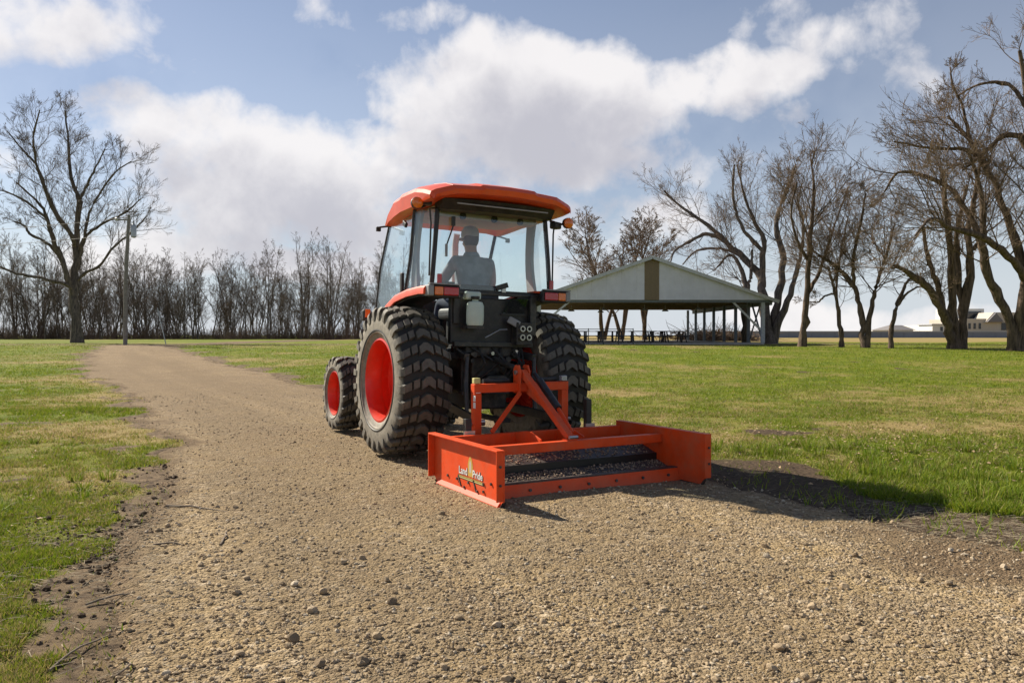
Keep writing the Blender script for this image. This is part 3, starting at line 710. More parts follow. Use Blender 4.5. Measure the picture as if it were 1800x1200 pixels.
def spec_tree(name, D, limbs, seed, label, group, tmat='bark', cmat='twig', dens=1.0, up=0.06, extra=(5, 6, 5, 4), tw=0.016, spread=1.0, thin=0.74, vs=1.0, lmax=3.6):
    """a tree whose main limbs were surveyed; limbs: lists of (px, py, radius_px) at distance D, with real depth added"""
    rng = np.random.default_rng(seed); S = D / FOC; sets = []; base = None
    pts = []; rads = []; cloud = []
    for li, lb in enumerate(limbs):
        lb = [(a, limbs[0][0][1] - (limbs[0][0][1] - b) * vs, c * thin) for a, b, c in lb]
        P = []; Rr = []; n = len(lb); off = rng.uniform(-1, 1) * spread
        x0 = lb[0][0]; d0 = D
        if cloud and lb[0][1] < limbs[0][0][1] - 6:             # a side limb starts on the nearest earlier limb, at its depth
            cc = np.concatenate(cloud); q = np.array([(x0 - 900) * S, CAM_H + (HOR - lb[0][1]) * S])
            d0 = cc[np.argmin(np.hypot(cc[:, 0] - q[0], cc[:, 2] - q[1])), 1]
        for i, (px, py, r) in enumerate(lb):
            t = i / (n - 1); dep = d0 + off * t * (abs(lb[-1][0] - x0) + 0.45 * abs(lb[-1][1] - lb[0][1])) * S * 0.55
            P.append(((px - 900) / FOC * dep, dep, CAM_H + (HOR - py) / FOC * dep)); Rr.append(r * S)
        p, r = resample(P, Rr, 22)
        p[2:] += rng.standard_normal((20, 3)) * (0.22 * r[2:, None]); r[1:] *= 1 + 0.07 * rng.standard_normal(21)
        pts.append(p); rads.append(r); cloud.append(p)
        if li == 0:
            base = (P[0][0], P[0][1], gz1(P[0][0], P[0][1]))
    for p, r in zip(pts, rads):
        if abs(p[0][2] - base[2]) < 0.8:                       # stems that start at the ground: sink and flare them
            p[0][2] = base[2] - 0.25; r[0] *= 1.35; r[1] *= 1.08
    pts = np.array(pts); rads = np.array(rads); tot = np.array([np.linalg.norm(np.diff(p, axis=0), axis=1).sum() for p in pts])
    k1, k2, k3, k4 = extra
    # branches on each limb, weighted by its length
    A = [];
    for p, r, L in zip(pts, rads, tot):
        k = max(3, int(k1 * L / 4 * dens)); g0 = abs(p[0][2] - base[2]) < 0.8
        A.append(spawn(p[None], r[None], k, 0.38 if g0 else 0.2, 42, 0.36, 0.66, rng, 0.5, taper=0.35))
    # a leading shoot continues every limb tip
    A.append((pts[:, -1], unit(pts[:, -1] - pts[:, -2]), np.minimum(tot * 0.10, 0.9), rads[:, -1]))
    P, Dd, L, r = [np.concatenate(z) for z in zip(*A)]
    L = np.clip(L, 0.7, lmax) * (1 - 0.35 * sstep(0.55, 1.0, (P[:, 2] - base[2]) / max(1e-3, (pts[:, :, 2].max() - base[2])))); r = np.minimum(r, 0.0085 * L + 0.006)
    l1 = grow(P, Dd, L, r, 8, 0.13, up, rng, 0.22)
    l2 = grow(*spawn(*l1, k2, 0.10, 38, 0.50, 0.95, rng, 0.55), 6, 0.14, up, rng, 0.3)
    l3 = grow(*spawn(*l2, k3, 0.10, 34, 0.42, 0.80, rng, 0.6), 4, 0.13, up, rng, 0.4)
    l4 = grow(*spawn(*l3, k4, 0.1, 30, 0.45, 0.85, rng, 0.7), 3, 0.12, up * 0.5, rng, 0.5)
    for l, mn in ((l2, tw * 0.55), (l3, tw * 0.40), (l4, tw * 0.30)): np.maximum(l[1], mn, out=l[1])
    o = finish_tree(name, [(pts, rads), l1], [l2, l3, l4], base, M[tmat], M[cmat], (9, 5), (4, 3, 3))
    return tag(o, label, 'tree', group)

RG = 'bare trees standing in the grass by the shelter'
spec_tree('bare_tree', 41, [
    [(1676, 614, 11), (1664, 570, 11), (1645, 525, 9), (1612, 490, 7), (1575, 467, 4.5)],
    [(1682, 614, 11), (1674, 545, 10), (1670, 450, 8), (1664, 380, 6), (1655, 300, 4)],
    [(1690, 614, 11), (1694, 550, 10), (1704, 480, 9), (1702, 420, 7), (1712, 340, 5), (1722, 280, 3)],
    [(1692, 560, 8), (1683, 490, 8), (1680, 420, 6), (1690, 360, 4), (1700, 320, 3)],
    [(1664, 570, 6), (1650, 510, 6), (1630, 450, 5), (1622, 400, 3.5)],
    [(1702, 440, 6), (1716, 430, 5), (1724, 400, 4), (1728, 370, 3)]], 11,
    'stout tree splitting at the ground into several upright stems, the broadest trunk on the lawn', RG, extra=(5, 6, 5, 3))
spec_tree('bare_tree', 38, [
    [(1790, 616, 22), (1795, 565, 16), (1803, 500, 13), (1815, 400, 11), (1812, 300, 9), (1802, 190, 6), (1790, 90, 4)],
    [(1788, 600, 14), (1764, 535, 11), (1738, 485, 10), (1726, 440, 8), (1728, 380, 7), (1722, 330, 5), (1702, 270, 3.5)],
    [(1803, 495, 9), (1780, 458, 8), (1730, 421, 7), (1675, 402, 5.5), (1637, 385, 4), (1608, 414, 2.5)],
    [(1804, 500, 10), (1773, 395, 8.5), (1741, 309, 7), (1704, 250, 5), (1664, 205, 3)],
    [(1812, 300, 8), (1795, 244, 7), (1757, 243, 5.5), (1720, 277, 4), (1690, 300, 2.5)],
    [(1738, 482, 9), (1716, 402, 7), (1680, 345, 6), (1640, 315, 5), (1580, 303, 3.5), (1553, 338, 2)],
    [(1741, 309, 5), (1700, 265, 4), (1640, 262, 3), (1570, 250, 2)],
    [(1802, 190, 5), (1770, 150, 4), (1720, 150, 3), (1680, 170, 2)],
    [(1815, 380, 8), (1850, 290, 7), (1880, 180, 5), (1890, 60, 3)],
    [(1704, 250, 4), (1690, 190, 3), (1672, 150, 2.4), (1668, 120, 1.6)]], 12,
    'tallest right-hand tree with long limbs arching over towards its neighbours and a flared trunk', RG, extra=(6, 7, 5, 3))
spec_tree('bare_tree', 43, [
    [(1521, 611, 8.5), (1514, 555, 7), (1499, 503, 6), (1470, 470, 5), (1438, 448, 3)],
    [(1523, 611, 7.5), (1530, 545, 5.5), (1541, 500, 4.5), (1558, 445, 3.2), (1572, 395, 2)],
    [(1500, 505, 5), (1500, 450, 4), (1512, 395, 3), (1520, 340, 2)]], 13,
    'tree forking low into a wide V beside the slender leaning tree', RG, extra=(8, 8, 5, 4))
spec_tree('bare_tree', 42, [
    [(1566, 612, 6), (1569, 560, 5), (1585, 515, 4), (1601, 490, 3), (1632, 498, 1.6)],
    [(1572, 550, 3), (1590, 520, 3), (1612, 505, 2), (1640, 505, 1.3)]], 14,
    'slender small tree with a curved trunk leaning over, between the V-forked and many-stemmed trees', RG, extra=(6, 5, 4, 3))
spec_tree('bare_tree', 44, [
    [(1480, 610, 6), (1476, 570, 5), (1470, 525, 4), (1461, 488, 3), (1455, 468, 2)],
    [(1470, 515, 2.6), (1450, 520, 2.2), (1438, 531, 2), (1424, 530, 1.2)],
    [(1470, 525, 3), (1472, 480, 2.6), (1480, 430, 2), (1490, 380, 1.5)]], 15,
    'thin straight tree with one low drooping side branch', RG, extra=(8, 7, 5, 4))
spec_tree('bare_tree', 45, [
    [(1410, 609, 9), (1414, 560, 8), (1417, 520, 7), (1421, 460, 6), (1425, 400, 5), (1430, 330, 3), (1424, 282, 2)],
    [(1417, 522, 5), (1438, 482, 4), (1455, 432, 3), (1472, 380, 2), (1490, 330, 1.6)],
    [(1421, 460, 4), (1400, 420, 3), (1390, 370, 2.4), (1400, 320, 1.6)]], 16,
    'tree with a clean straight lower trunk just past the open end of the shelter', RG, extra=(6, 7, 5, 3))
spec_tree('bare_tree', 56, [
    [(1352, 604, 15), (1346, 550, 12), (1341, 500, 10), (1322, 470, 8.5), (1293, 441, 7), (1265, 416, 6), (1234, 389, 4.5), (1197, 364, 3), (1167, 336, 2)],
    [(1341, 505, 8), (1339, 470, 7), (1340, 420, 6), (1325, 389, 4.5), (1308, 346, 3), (1295, 290, 2)],
    [(1356, 604, 12), (1368, 530, 9), (1376, 450, 7.5), (1364, 390, 6), (1386, 327, 4), (1398, 290, 2.5)],
    [(1358, 590, 9), (1390, 512, 7), (1404, 462, 5), (1412, 400, 3.5), (1400, 350, 2)],
    [(1268, 418, 5), (1240, 412, 4.5), (1212, 425, 3.6), (1186, 441, 2.6), (1178, 462, 1.5)],
    [(1322, 470, 5), (1292, 445, 4), (1255, 437, 3.2), (1222, 442, 2.5), (1200, 465, 1.6)],
    [(1339, 440, 5), (1305, 400, 4), (1288, 350, 3), (1290, 290, 2)]], 17,
    'wide-spreading tree behind the shelter with long limbs sweeping out over the shelter roof', RG, 'bark_grey', dens=0.8, extra=(5, 7, 5, 3))
spec_tree('bare_tree', 58, [
    [(1312, 603, 9), (1309, 560, 8.5), (1312, 515, 7), (1304, 478, 5), (1284, 448, 3.5), (1260, 470, 2)],
    [(1312, 520, 5), (1320, 480, 4), (1322, 440, 3)]], 18,
    'dark trunk standing just outside the shelter between its end posts', RG, 'bark_grey', extra=(5, 6, 5, 3))
LG = 'bare trees along the left of the track'
spec_tree('bare_tree', 60, [
    [(135, 600, 15), (133, 545, 12), (131, 480, 11), (134, 430, 9.5), (136, 390, 8), (141, 326, 6), (127, 285, 4.5), (122, 212, 3), (117, 152, 1.6)],
    [(132, 520, 8), (122, 485, 8), (110, 440, 7), (92, 393, 5.5), (83, 358, 4.5), (70, 330, 3), (30, 290, 2)],
    [(134, 415, 7), (126, 391, 6.5), (99, 350, 5.5), (82, 305, 4.5), (66, 252, 3.4), (61, 203, 2.6), (72, 150, 1.5)],
    [(108, 436, 4), (82, 407, 4), (54, 391, 3.4), (45, 375, 2.6), (25, 366, 2)],
    [(130, 500, 5), (112, 487, 4.5), (73, 477, 3.8), (24, 465, 3), (-12, 448, 2)],
    [(138, 480, 4), (150, 466, 4), (176, 452, 3.4), (200, 416, 2.8), (229, 391, 2.2), (257, 358, 1.3)],
    [(138, 425, 4.5), (146, 405, 4), (160, 387, 3.4), (188, 367, 3), (220, 350, 2.3), (249, 322, 1.4)],
    [(140, 440, 4), (148, 405, 4), (156, 358, 3.2), (176, 312, 2.6), (204, 270, 2), (232, 250, 1.3)],
    [(141, 330, 4), (152, 300, 3), (168, 265, 2.2), (186, 225, 1.4)],
    [(83, 360, 3), (50, 330, 2.6), (15, 310, 2), (-25, 300, 1.4)],
    [(66, 255, 2.6), (40, 225, 2.2), (15, 190, 1.4)]], 21,
    'tall solitary tree with several ascending stems standing left of the track near the utility pole', LG, 'bark_grey', 'twig_dark', up=0.10, extra=(7, 6, 5, 3), tw=0.016, thin=0.66, vs=0.90, lmax=2.7)
def auto_tree(seed, H, r0, stems=1, lean=0.06, up=0.10, kk=(9, 6, 5, 4), tw=0.02, first=0.22, ang=34):
    rng = np.random.default_rng(seed)
    D = np.stack([rng.normal(0, lean * (1 + stems), stems), rng.normal(0, lean * (1 + stems), stems), np.ones(stems)], -1)
    l0 = grow(rng.normal(0, 0.12, (stems, 3)) * np.array([1, 1, 0]) - np.array([0, 0, 0.25]), D, H * rng.uniform(0.8, 1.0, stems), np.full(stems, r0) * rng.uniform(0.7, 1, stems), 12, 0.055, 0.02, rng, 0.16)
    l1 = grow(*spawn(*l0, kk[0], first, ang, 0.32, 0.58, rng, 0.6, taper=0.62), 8, 0.09, up, rng, 0.25)
    l2 = grow(*spawn(*l1, kk[1], 0.15, 34, 0.35, 0.6, rng, 0.6), 5, 0.13, up, rng, 0.3)
    l3 = grow(*spawn(*l2, kk[2], 0.1, 34, 0.4, 0.75, rng, 0.65), 4, 0.13, up * .6, rng, 0.4)
    l4 = grow(*spawn(*l3, kk[3], 0.1, 32, 0.45, 0.9, rng, 0.7), 3, 0.1, 0.02, rng, 0.5)
    l1[1][:] = np.minimum(l1[1], 0.0085 * np.linalg.norm(l1[0][:, -1] - l1[0][:, 0], axis=1)[:, None] + .008)
    for l, mn in ((l1, tw), (l2, tw * 0.8), (l3, tw * 0.65), (l4, tw * 0.5)): np.maximum(l[1], mn, out=l[1])
    v, f = tubes([l0, l1], (7, 4)); v2, f2 = tubes([l2, l3, l4], (3, 3, 3))
    return arr_mesh('trunk', v, f, True), arr_mesh('crown', v2, f2, True)
# three trees far behind the shelter share one dense crown
t_, c_ = auto_tree(60, 12.0, 0.19, 3, 0.025, 0.06, (14, 7, 5, 4), 0.017, 0.22, 38)
t_.materials.append(M['bark']); c_.materials.append(M['twig'])
for i, (px, D, sc, lab) in enumerate([(1058, 76, 0.95, 'twiggy tree behind the shelter nearest the tractor, seen above its roof'),
                                      (1096, 82, 1.03, 'twiggy tree behind the shelter roof peak with reddish fine twigs'),
                                      (1132, 74, 0.88, 'smaller twiggy tree behind the shelter between the reddish one and the spreading one')]):
    x = (px - 900) / FOC * D; o = empty('bare_tree', (x, D, gz1(x, D)), i * 2.1); o.scale = (sc * 1.5, sc * 1.5, sc * 1.04)
    for nm, me in (('trunk', t_), ('crown', c_)): c = bpy.data.objects.new(nm, me); col.objects.link(c); c.parent = o
    tag(o, lab, 'tree', RG)
# the wood across the field: every stem an individual, sharing a few meshes
VAR = []
for i, (H, r0, st) in enumerate([(12.5, .12, 1), (14, .14, 2), (11, .10, 2), (13, .12, 2), (9.5, .085, 1), (12, .10, 3)]):
    t_, c_ = auto_tree(80 + i, H, r0, st, 0.06, 0.06, (13, 5, 4, 3), 0.013, 0.10, 33)
    t_.materials.append(M['bark_grey']); c_.materials.append(M['twig_dark']); VAR.append((t_, c_))
r = random.Random(3)
for k in range(207):
    row = k % 3; D = (104, 113, 126)[row] + r.uniform(-3, 4)
    px = -80 + (k // 3) * 11.8 + r.uniform(-10, 10) + row * 6; x = (px - 900) / FOC * D
    t_, c_ = VAR[r.randrange(6)]; o = empty('woodland_tree', (x, D, gz1(x, D)), r.uniform(0, 6.28)); s = (0.46 + 0.68 * r.random()) * (1.0 if px < 480 else 0.96)
    o.scale = (s * .9, s * .9, s * r.uniform(.94, 1.08))
    for nm, me in (('trunk', t_), ('crown', c_)):
        c = bpy.data.objects.new(nm, me); col.objects.link(c); c.parent = o
    tag(o, 'slim bare tree in the crowded wood beyond the far drive', 'tree', 'trees of the wood beyond the far drive')
def underbrush():
    n = 9500; rng = np.random.default_rng(9)
    x = rng.uniform(-84, -11, n); y = 101.5 + 9 * rng.random(n) ** 1.5 + 1.2 * np.sin(x * 0.6); clump = 0.5 + 0.5 * fbm(x, y, 0.22, 3, 91)
    P = np.stack([x, y, gz(x, y) - 0.1], -1); D = np.stack([rng.normal(0, .33, n), rng.normal(0, .33, n), np.ones(n)], -1)
    L = (0.5 + 2.8 * rng.random(n)) * (0.15 + 1.25 * clump)
    l = grow(P, D, L, np.full(n, 0.022), 4, 0.2, 0.02, rng, 0.5)
    v, f = tubes([l], (3,)); tag(link_mesh('underbrush', arr_mesh('underbrush', v, f, True), M['brush']), 'tangled brown undergrowth along the foot of the wood', 'undergrowth', kind='stuff')
underbrush()

# ------------------------------------------------------------------ picnic shelter
def shelter():
    D = 50.0; S = D / FOC; gx = lambda px: (px - 900) * S; gzp = lambda py: CAM_H + (HOR - py) * S
    xl, xr, xp = gx(934), gx(1357), gx(1146); xc = (xl + xr) / 2; hw = (xr - xl) / 2
    ze, zp = gzp(527), gzp(453); g = gz1(xc, D) + 0.03; LEN = 22.0
    root = empty('picnic_shelter', (xc, D, g)); tag(root, 'open picnic shelter with pale metal gable, brown centre stripe and dark roof underside', 'shelter')
    ze -= g; zp -= g; slope = (zp - ze) / hw
    MB().span((-hw + .6, -.4, -.28), (hw - .6, LEN + .2, 0.06)).build('floor_slab', M['concrete'], root)
    # gable: one ribbed metal sheet after another
    n = 16; w = 2 * hw / n
    for i in range(n):
        a, b = -hw + i * w, -hw + (i + 1) * w; mid = abs((a + b) / 2) < w * 1.05; 
        if i in (7, 8): continue
        m = MB(); xs = np.linspace(a + .004, b - .004, 13)
        for k in range(12):
            dep = 0.022 if k % 4 == 1 else 0.0
            zt = lambda x: ze + slope * (hw - abs(x)) - 0.04
            x0, x1 = xs[k], xs[k + 1]; 
            z0, z1 = max(zt(x0), ze + .01), max(zt(x1), ze + .01)
            vs = [(x0, -dep, ze), (x1, -dep, ze), (x1, -dep, z1), (x0, -dep, z0), (x0, .05, ze), (x1, .05, ze), (x1, .05, z1), (x0, .05, z0)]
            m.add(vs, [(0, 1, 2, 3), (5, 4, 7, 6), (0, 4, 5, 1), (3, 2, 6, 7), (0, 3, 7, 4), (1, 5, 6, 2)])
        m.build('gable_panel', M['sheet'], root)
    m = MB(); cw = 0.46
    for k in range(6):
        x0 = -cw + k * cw / 3; x1 = x0 + cw / 3; dep = 0.03 if k % 2 else 0.012
        z0 = ze + slope * (hw - abs(x0)) - .04; z1 = ze + slope * (hw - abs(x1)) - .04
        m.add([(x0, -dep, ze), (x1, -dep, ze), (x1, -dep, z1), (x0, -dep, z0), (x0, .05, ze), (x1, .05, ze), (x1, .05, z1), (x0, .05, z0)], [(0, 1, 2, 3), (5, 4, 7, 6), (0, 4, 5, 1), (3, 2, 6, 7), (0, 3, 7, 4), (1, 5, 6, 2)])
    o = m.build('gable_panel', M['sheet_brown'], root); o['label'] = 'brown centre stripe of the gable'
    for s in (-1, 1):                                            # pale sheets beside the stripe
        a, b = s * cw, s * w
        x0, x1 = min(a, b) + .003, max(a, b)
        z0 = ze + slope * (hw - abs(x0)) - .04; z1 = ze + slope * (hw - abs(x1)) - .04
        MB().add([(x0, 0, ze), (x1, 0, ze), (x1, 0, z1), (x0, 0, z0), (x0, .05, ze), (x1, .05, ze), (x1, .05, z1), (x0, .05, z0)], [(0, 1, 2, 3), (5, 4, 7, 6), (0, 4, 5, 1), (3, 2, 6, 7), (0, 3, 7, 4), (1, 5, 6, 2)]).build('gable_panel', M['sheet'], root)
    # roof: two slopes, their trim, and the ridge cap
    for s in (-1, 1):
        over = 0.35
        def P(x, z): return (s * x, z)
        poly = [P(0, zp), P(hw + over, zp - slope * (hw + over)), P(hw + over, zp - slope * (hw + over) + .08), P(0, zp + .09)]
        MB().prism(poly if s > 0 else poly[::-1], 1, -.25, LEN).build('roof_slope', M['sheet'], root)
        pl = [P(0, zp - .015), P(hw, ze - .015), P(hw, ze - .06), P(0, zp - .06)]
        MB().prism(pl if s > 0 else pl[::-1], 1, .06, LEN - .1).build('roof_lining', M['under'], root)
        MB().bar((0, -.30, zp + .0), (s * (hw + over), -.30, zp - slope * (hw + over)), .06, .20).build('rake_trim', M['galv'], root)
        MB().span((s * hw - .08, .2, ze - .32), (s * hw + .08, LEN - .2, ze - .03)).build('eave_beam', M['post'], root)
    MB().span((-hw + .1, .08, ze - .16), (hw - .1, .24, ze - .005)).build('end_beam', M['post'], root)
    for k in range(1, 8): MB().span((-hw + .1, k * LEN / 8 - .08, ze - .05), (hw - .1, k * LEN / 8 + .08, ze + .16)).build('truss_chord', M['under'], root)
    ns = 8
    for s in (-1, 1):
        for k in range(ns):
            y = .25 + k * (LEN - .6) / (ns - 1); big = 0.09 if k else 0.11
            MB().span((s * (hw - .5) - big, y - .12, .06), (s * (hw - .5) + big, y + .12, ze - .02)).build('post', M['postpale' if (k == 0) else 'post'], root, bevel=.01)
        MB().bar((s * (hw - .62), .3, .9 if s > 0 else 1.2), (s * (hw - 2.4), .3, ze - .1), .10, .12).build('brace', M['galv'], root)
    MB().bar((hw - .5, .4, .3), (hw - .5, 2.6, ze - .1), .09, .10).build('brace', M['post'], root)
    MB().bar((hw - .5, 3.0, .3), (hw - .5, .6, ze - .1), .07, .08).build('brace', M['post'], root)
    # lamps under the roof
    for i, (lx, ly) in enumerate([(-2.6, 3.5), (-2.2, 9), (.3, 4.5), (2.0, 6), (3.6, 3), (-4.6, 6), (-5.2, 3)]):
        lm = MB().lathe([(0, .01), (.02, .10), (-.10, .24), (-.13, .24), (-.05, .12), (-.02, .01)], 16, 2); lm.cyl((0, 0, 0), (0, 0, .30), .015, 6)
        tag(lm.build('hanging_lamp', M['galv'], smooth=True, loc=(xc + lx, D + ly, g + ze - .42)), 'small bell-shaped lamp hanging under the shelter roof', 'lamp', 'lamps under the shelter roof')
    return xc, D, g, hw, LEN
XC, SD, SG, HW, SLEN = shelter()
def picnic_table():
    o = empty('picnic_table')
    for k in range(5): MB().box((0, -.30 + k * .15, .745), (1.83, .135, .04)).build('plank', M['tablewood'], o)
    for s in (-1, 1):
        for k in range(2): MB().box((0, s * (.62 + k * .14), .44), (1.83, .12, .04)).build('plank', M['tablewood'], o)
    for s in (-1, 1):
        x = s * .68
        for e in (-1, 1): MB().bar((x, e * .22, .72), (x, e * .62, 0), .05, .09, (1, 0, 0)).build('leg', M['tablewood'], o)
        MB().box((x + s * .06, 0, .40), (.05, 1.5, .09)).build('seat_bearer', M['tablewood'], o)
    return o
def copy_tree(o, parent=None):
    c = o.copy(); col.objects.link(c); c.parent = parent
    for ch in o.children: copy_tree(ch, c)
    return c
tb = picnic_table(); rr = random.Random(8)
tabs = [(-4.6, 2.2), (-2.3, 2.4), (-.2, 2.3), (1.9, 2.5), (-3.4, 6), (-1.0, 6.2), (1.4, 6.1), (-4.0, 10), (-1.5, 10.2), (1.0, 10), (3.2, 10.3)]
for i, (x, y) in enumerate(tabs):
    o = tb if i == 0 else copy_tree(tb); o.location = (XC + x, SD + y, SG + .062); o.rotation_euler = (0, 0, rr.uniform(-.12, .12))
    tag(o, 'dark picnic table in the %s row on the shelter floor' % ('front' if y < 4 else 'middle' if y < 8 else 'back'), 'picnic table', 'picnic tables under the shelter')
def railing():
    root = empty('railing', (XC - 5.9, SD - .9, SG - .05)); tag(root, 'low black metal railing in front of the shelter beside the tractor tyre', 'railing')
    root.location.z = gz1(XC - 5.9, SD - .9)
    for z in (.35, .95): MB().bar((0, 0, z), (4.6, 0, z), .04, .04).build('rail', M['blackmetal'], root)
    for k in range(6): MB().bar((k * .92, 0, -.1), (k * .92, 0, 1.0), .05, .05).build('post', M['blackmetal'], root)
railing()
def brush_pile():
    rng = np.random.default_rng(4); x0, y0 = (1255 - 900) / FOC * 78, 78.0; n = 900
    P = np.stack([rng.normal(0, 2.2, n), rng.normal(0, .8, n), np.abs(rng.normal(0, .35, n))], -1); D = np.stack([rng.normal(0, 1, n), rng.normal(0, .6, n), rng.normal(.1, .3, n)], -1)
    l = grow(P, D, rng.uniform(.6, 2.4, n), np.full(n, .035), 4, .15, -.02, rng, .4); l[0][..., 2] = np.maximum(l[0][..., 2], .0)
    v, f = tubes([l], (3,)); o = link_mesh('brush_pile', arr_mesh('brush_pile', v, f, True), M['twig']); o.location = (x0, y0, gz1(x0, y0))
    tag(o, 'heap of cut branches lying beyond the shelter posts', 'brush pile')
brush_pile()

# ------------------------------------------------------------------ utility pole and its leaning stay
def utility_pole():
    x, y = (220 - 900) / FOC * 47, 47.0; g = gz1(x, y); h = CAM_H + (HOR - 378) / FOC * 47 - g
    root = empty('utility_pole', (x, y, g)); tag(root, 'weathered grey utility pole with a transformer can beside the far end of the track', 'pole')
    MB().tube([(0, 0, -.3), (.05, 0, h * .5), (.26, 0, h)], [.12, .11, .085], 12).build('pole', M['polewood'], root, smooth=True)
    m = MB().lathe([(-.42, .02), (-.36, .15), (.28, .15), (.36, .10), (.42, .01)], 18, 2, (.56, -.05, h - .95)); tr = m.build('transformer', M['galv'], root, smooth=True)
    MB().tube([(.56, -.05, h - .55), (.56, -.05, h - .34)], [.05, .03], 8).build('bushing', M['polewood'], tr)
    MB().bar((.26, 0, h - .9), (.42, -.03, h - .9), .06, .08).build('bracket', M['galv'], root)
    MB().bar((-.42, 0, h - .3), (.30, 0, h - .28), .06, .08).build('arm', M['polewood'], root)
    lp = MB().lathe([(-.10, .01), (-.10, .10), (.02, .12), (.08, .03)], 12, 2, (-.45, 0, h - .22)); lp.build('insulator', M['galv'], root, smooth=True)
    for k, dz in enumerate((-.16, -1.1)):
        P = []
        for i in range(13):
            t = i / 12; P.append((.2 - 46 * t, 6 * t, h + dz - 2.4 * (1 - (2 * t - 1) ** 2) * .5 + .8 * t))
        MB().tube(P, .011, 4).build('wire', M['rubber'], root)
utility_pole()
def stay():
    a = px_ground(292, 604); D = a.y; b = Vector(((277 - 900) / FOC * D, D, CAM_H + (HOR - 541) / FOC * D))
    a = Vector((a.x, a.y, gz1(a.x, a.y) - .1)); o = a.copy()
    tag(MB().tube([Vector((0, 0, 0)), (b - o) * .5, b - o], [.035, .033, .03], 6).build('leaning_pole', M['postpale'], loc=o), 'thin pale pole leaning in front of the wood right of the utility pole', 'pole')
stay()

# ------------------------------------------------------------------ far wall and buildings on the right
def far_things():
    D = 142.0; z0 = CAM_H + (HOR - 602) / FOC * D; z1 = CAM_H + (HOR - 583) / FOC * D; g = gz1(60, D)
    root = empty('boundary_wall', (33, D, g)); tag(root, 'long low blue-grey wall running across the far side of the field', 'wall')
    for k in range(30):
        x = k * 4.1; MB().span((x, 0, -.4), (x + 4.06, .22, z1 - g)).build('wall_panel', M['farwall'], root)
    MB().span((0, -.05, z1 - g + .003), (123, .27, z1 - g + .13)).build('coping', M['farcap'], root)
    D = 175.0; S = D / FOC
    def bld(name, px0, px1, ptop, label, mat, roof=None, wins=(), dep=14):
        x0, x1 = (px0 - 900) * S, (px1 - 900) * S; g = gz1((x0 + x1) / 2, D); zt = CAM_H + (HOR - ptop) * S - g
        r_ = empty(name, ((x0 + x1) / 2, D, g)); w = (x1 - x0) / 2; MB().span((-w, 0, -.3), (w, dep, zt)).build('wall', mat, r_)
        tag(r_, label, 'building', 'far buildings beyond the wall'); return r_, w, zt, S
    b, w, zt, S_ = bld('tan_building', 1692, 1800, 560, 'tan stucco building with a grey gabled wing and flat white parapet beyond the wall', M['stucco'])
    zz = lambda py: CAM_H + (HOR - py) * S - b.location.z; xx = lambda px: (px - 900) * S - b.location.x
    MB().span((xx(1700), 6, zt + .003), (xx(1758), 13, zz(541))).build('upper_storey', M['whitewall'], b)
    MB().span((xx(1722), 5.85, zz(560)), (xx(1752), 5.99, zz(546))).build('louvre', M['darkglass'], b)
    MB().prism([(xx(1730), zz(566)), (xx(1759), zz(566)), (xx(1745), zz(550))], 1, -1.2, -.003).build('gable', M['roofgrey'], b)
    pl = [(xx(1728), zz(567)), (xx(1744), zz(549)), (xx(1802), zz(549)), (xx(1802), zz(567))]
    MB().prism(pl, 1, -.6, 5).build('roof', M['stucco'], b)
    MB().span((xx(1760), -.10, zz(580)), (xx(1785), -.004, zz(566))).build('window', M['darkglass'], b)
    for k in range(3): MB().span((xx(1702 + k * 9), -.08, zz(578)), (xx(1706 + k * 9), -.004, zz(568))).build('window', M['darkglass'], b)
    b, w, zt, _ = bld('white_building', 1639, 1664, 571, 'small white flat-roofed building beyond the wall', M['whitewall'])
    MB().span((-w - .3, -.3, zt), (w + .3, 6, zt + .25)).build('parapet', M['farcap'], b); MB().span((w * .1, -.08, .3), (w * .45, -.004, zt - .4)).build('door', M['darkglass'], b)
    b, w, zt, _ = bld('grey_roofed_house', 1566, 1605, 580, 'low pale house with a dark grey hipped roof beyond the wall', M['whitewall'])
    m = MB(); m.add([(-w - .5, -.5, zt), (w + .5, -.5, zt), (w + .5, 9, zt), (-w - .5, 9, zt), (-w * .6, 3, zt + 1.1), (w * .6, 3, zt + 1.1)], [(0, 1, 5, 4), (1, 2, 5), (2, 3, 4, 5), (3, 0, 4), (3, 2, 1, 0)])
    m.build('roof', M['roofgrey'], b)
    for k in range(3): MB().span((-w + .8 + k * 1.5, -.06, .4), (-w + 1.5 + k * 1.5, -.004, zt - .3)).build('window', M['darkglass'], b)
far_things()

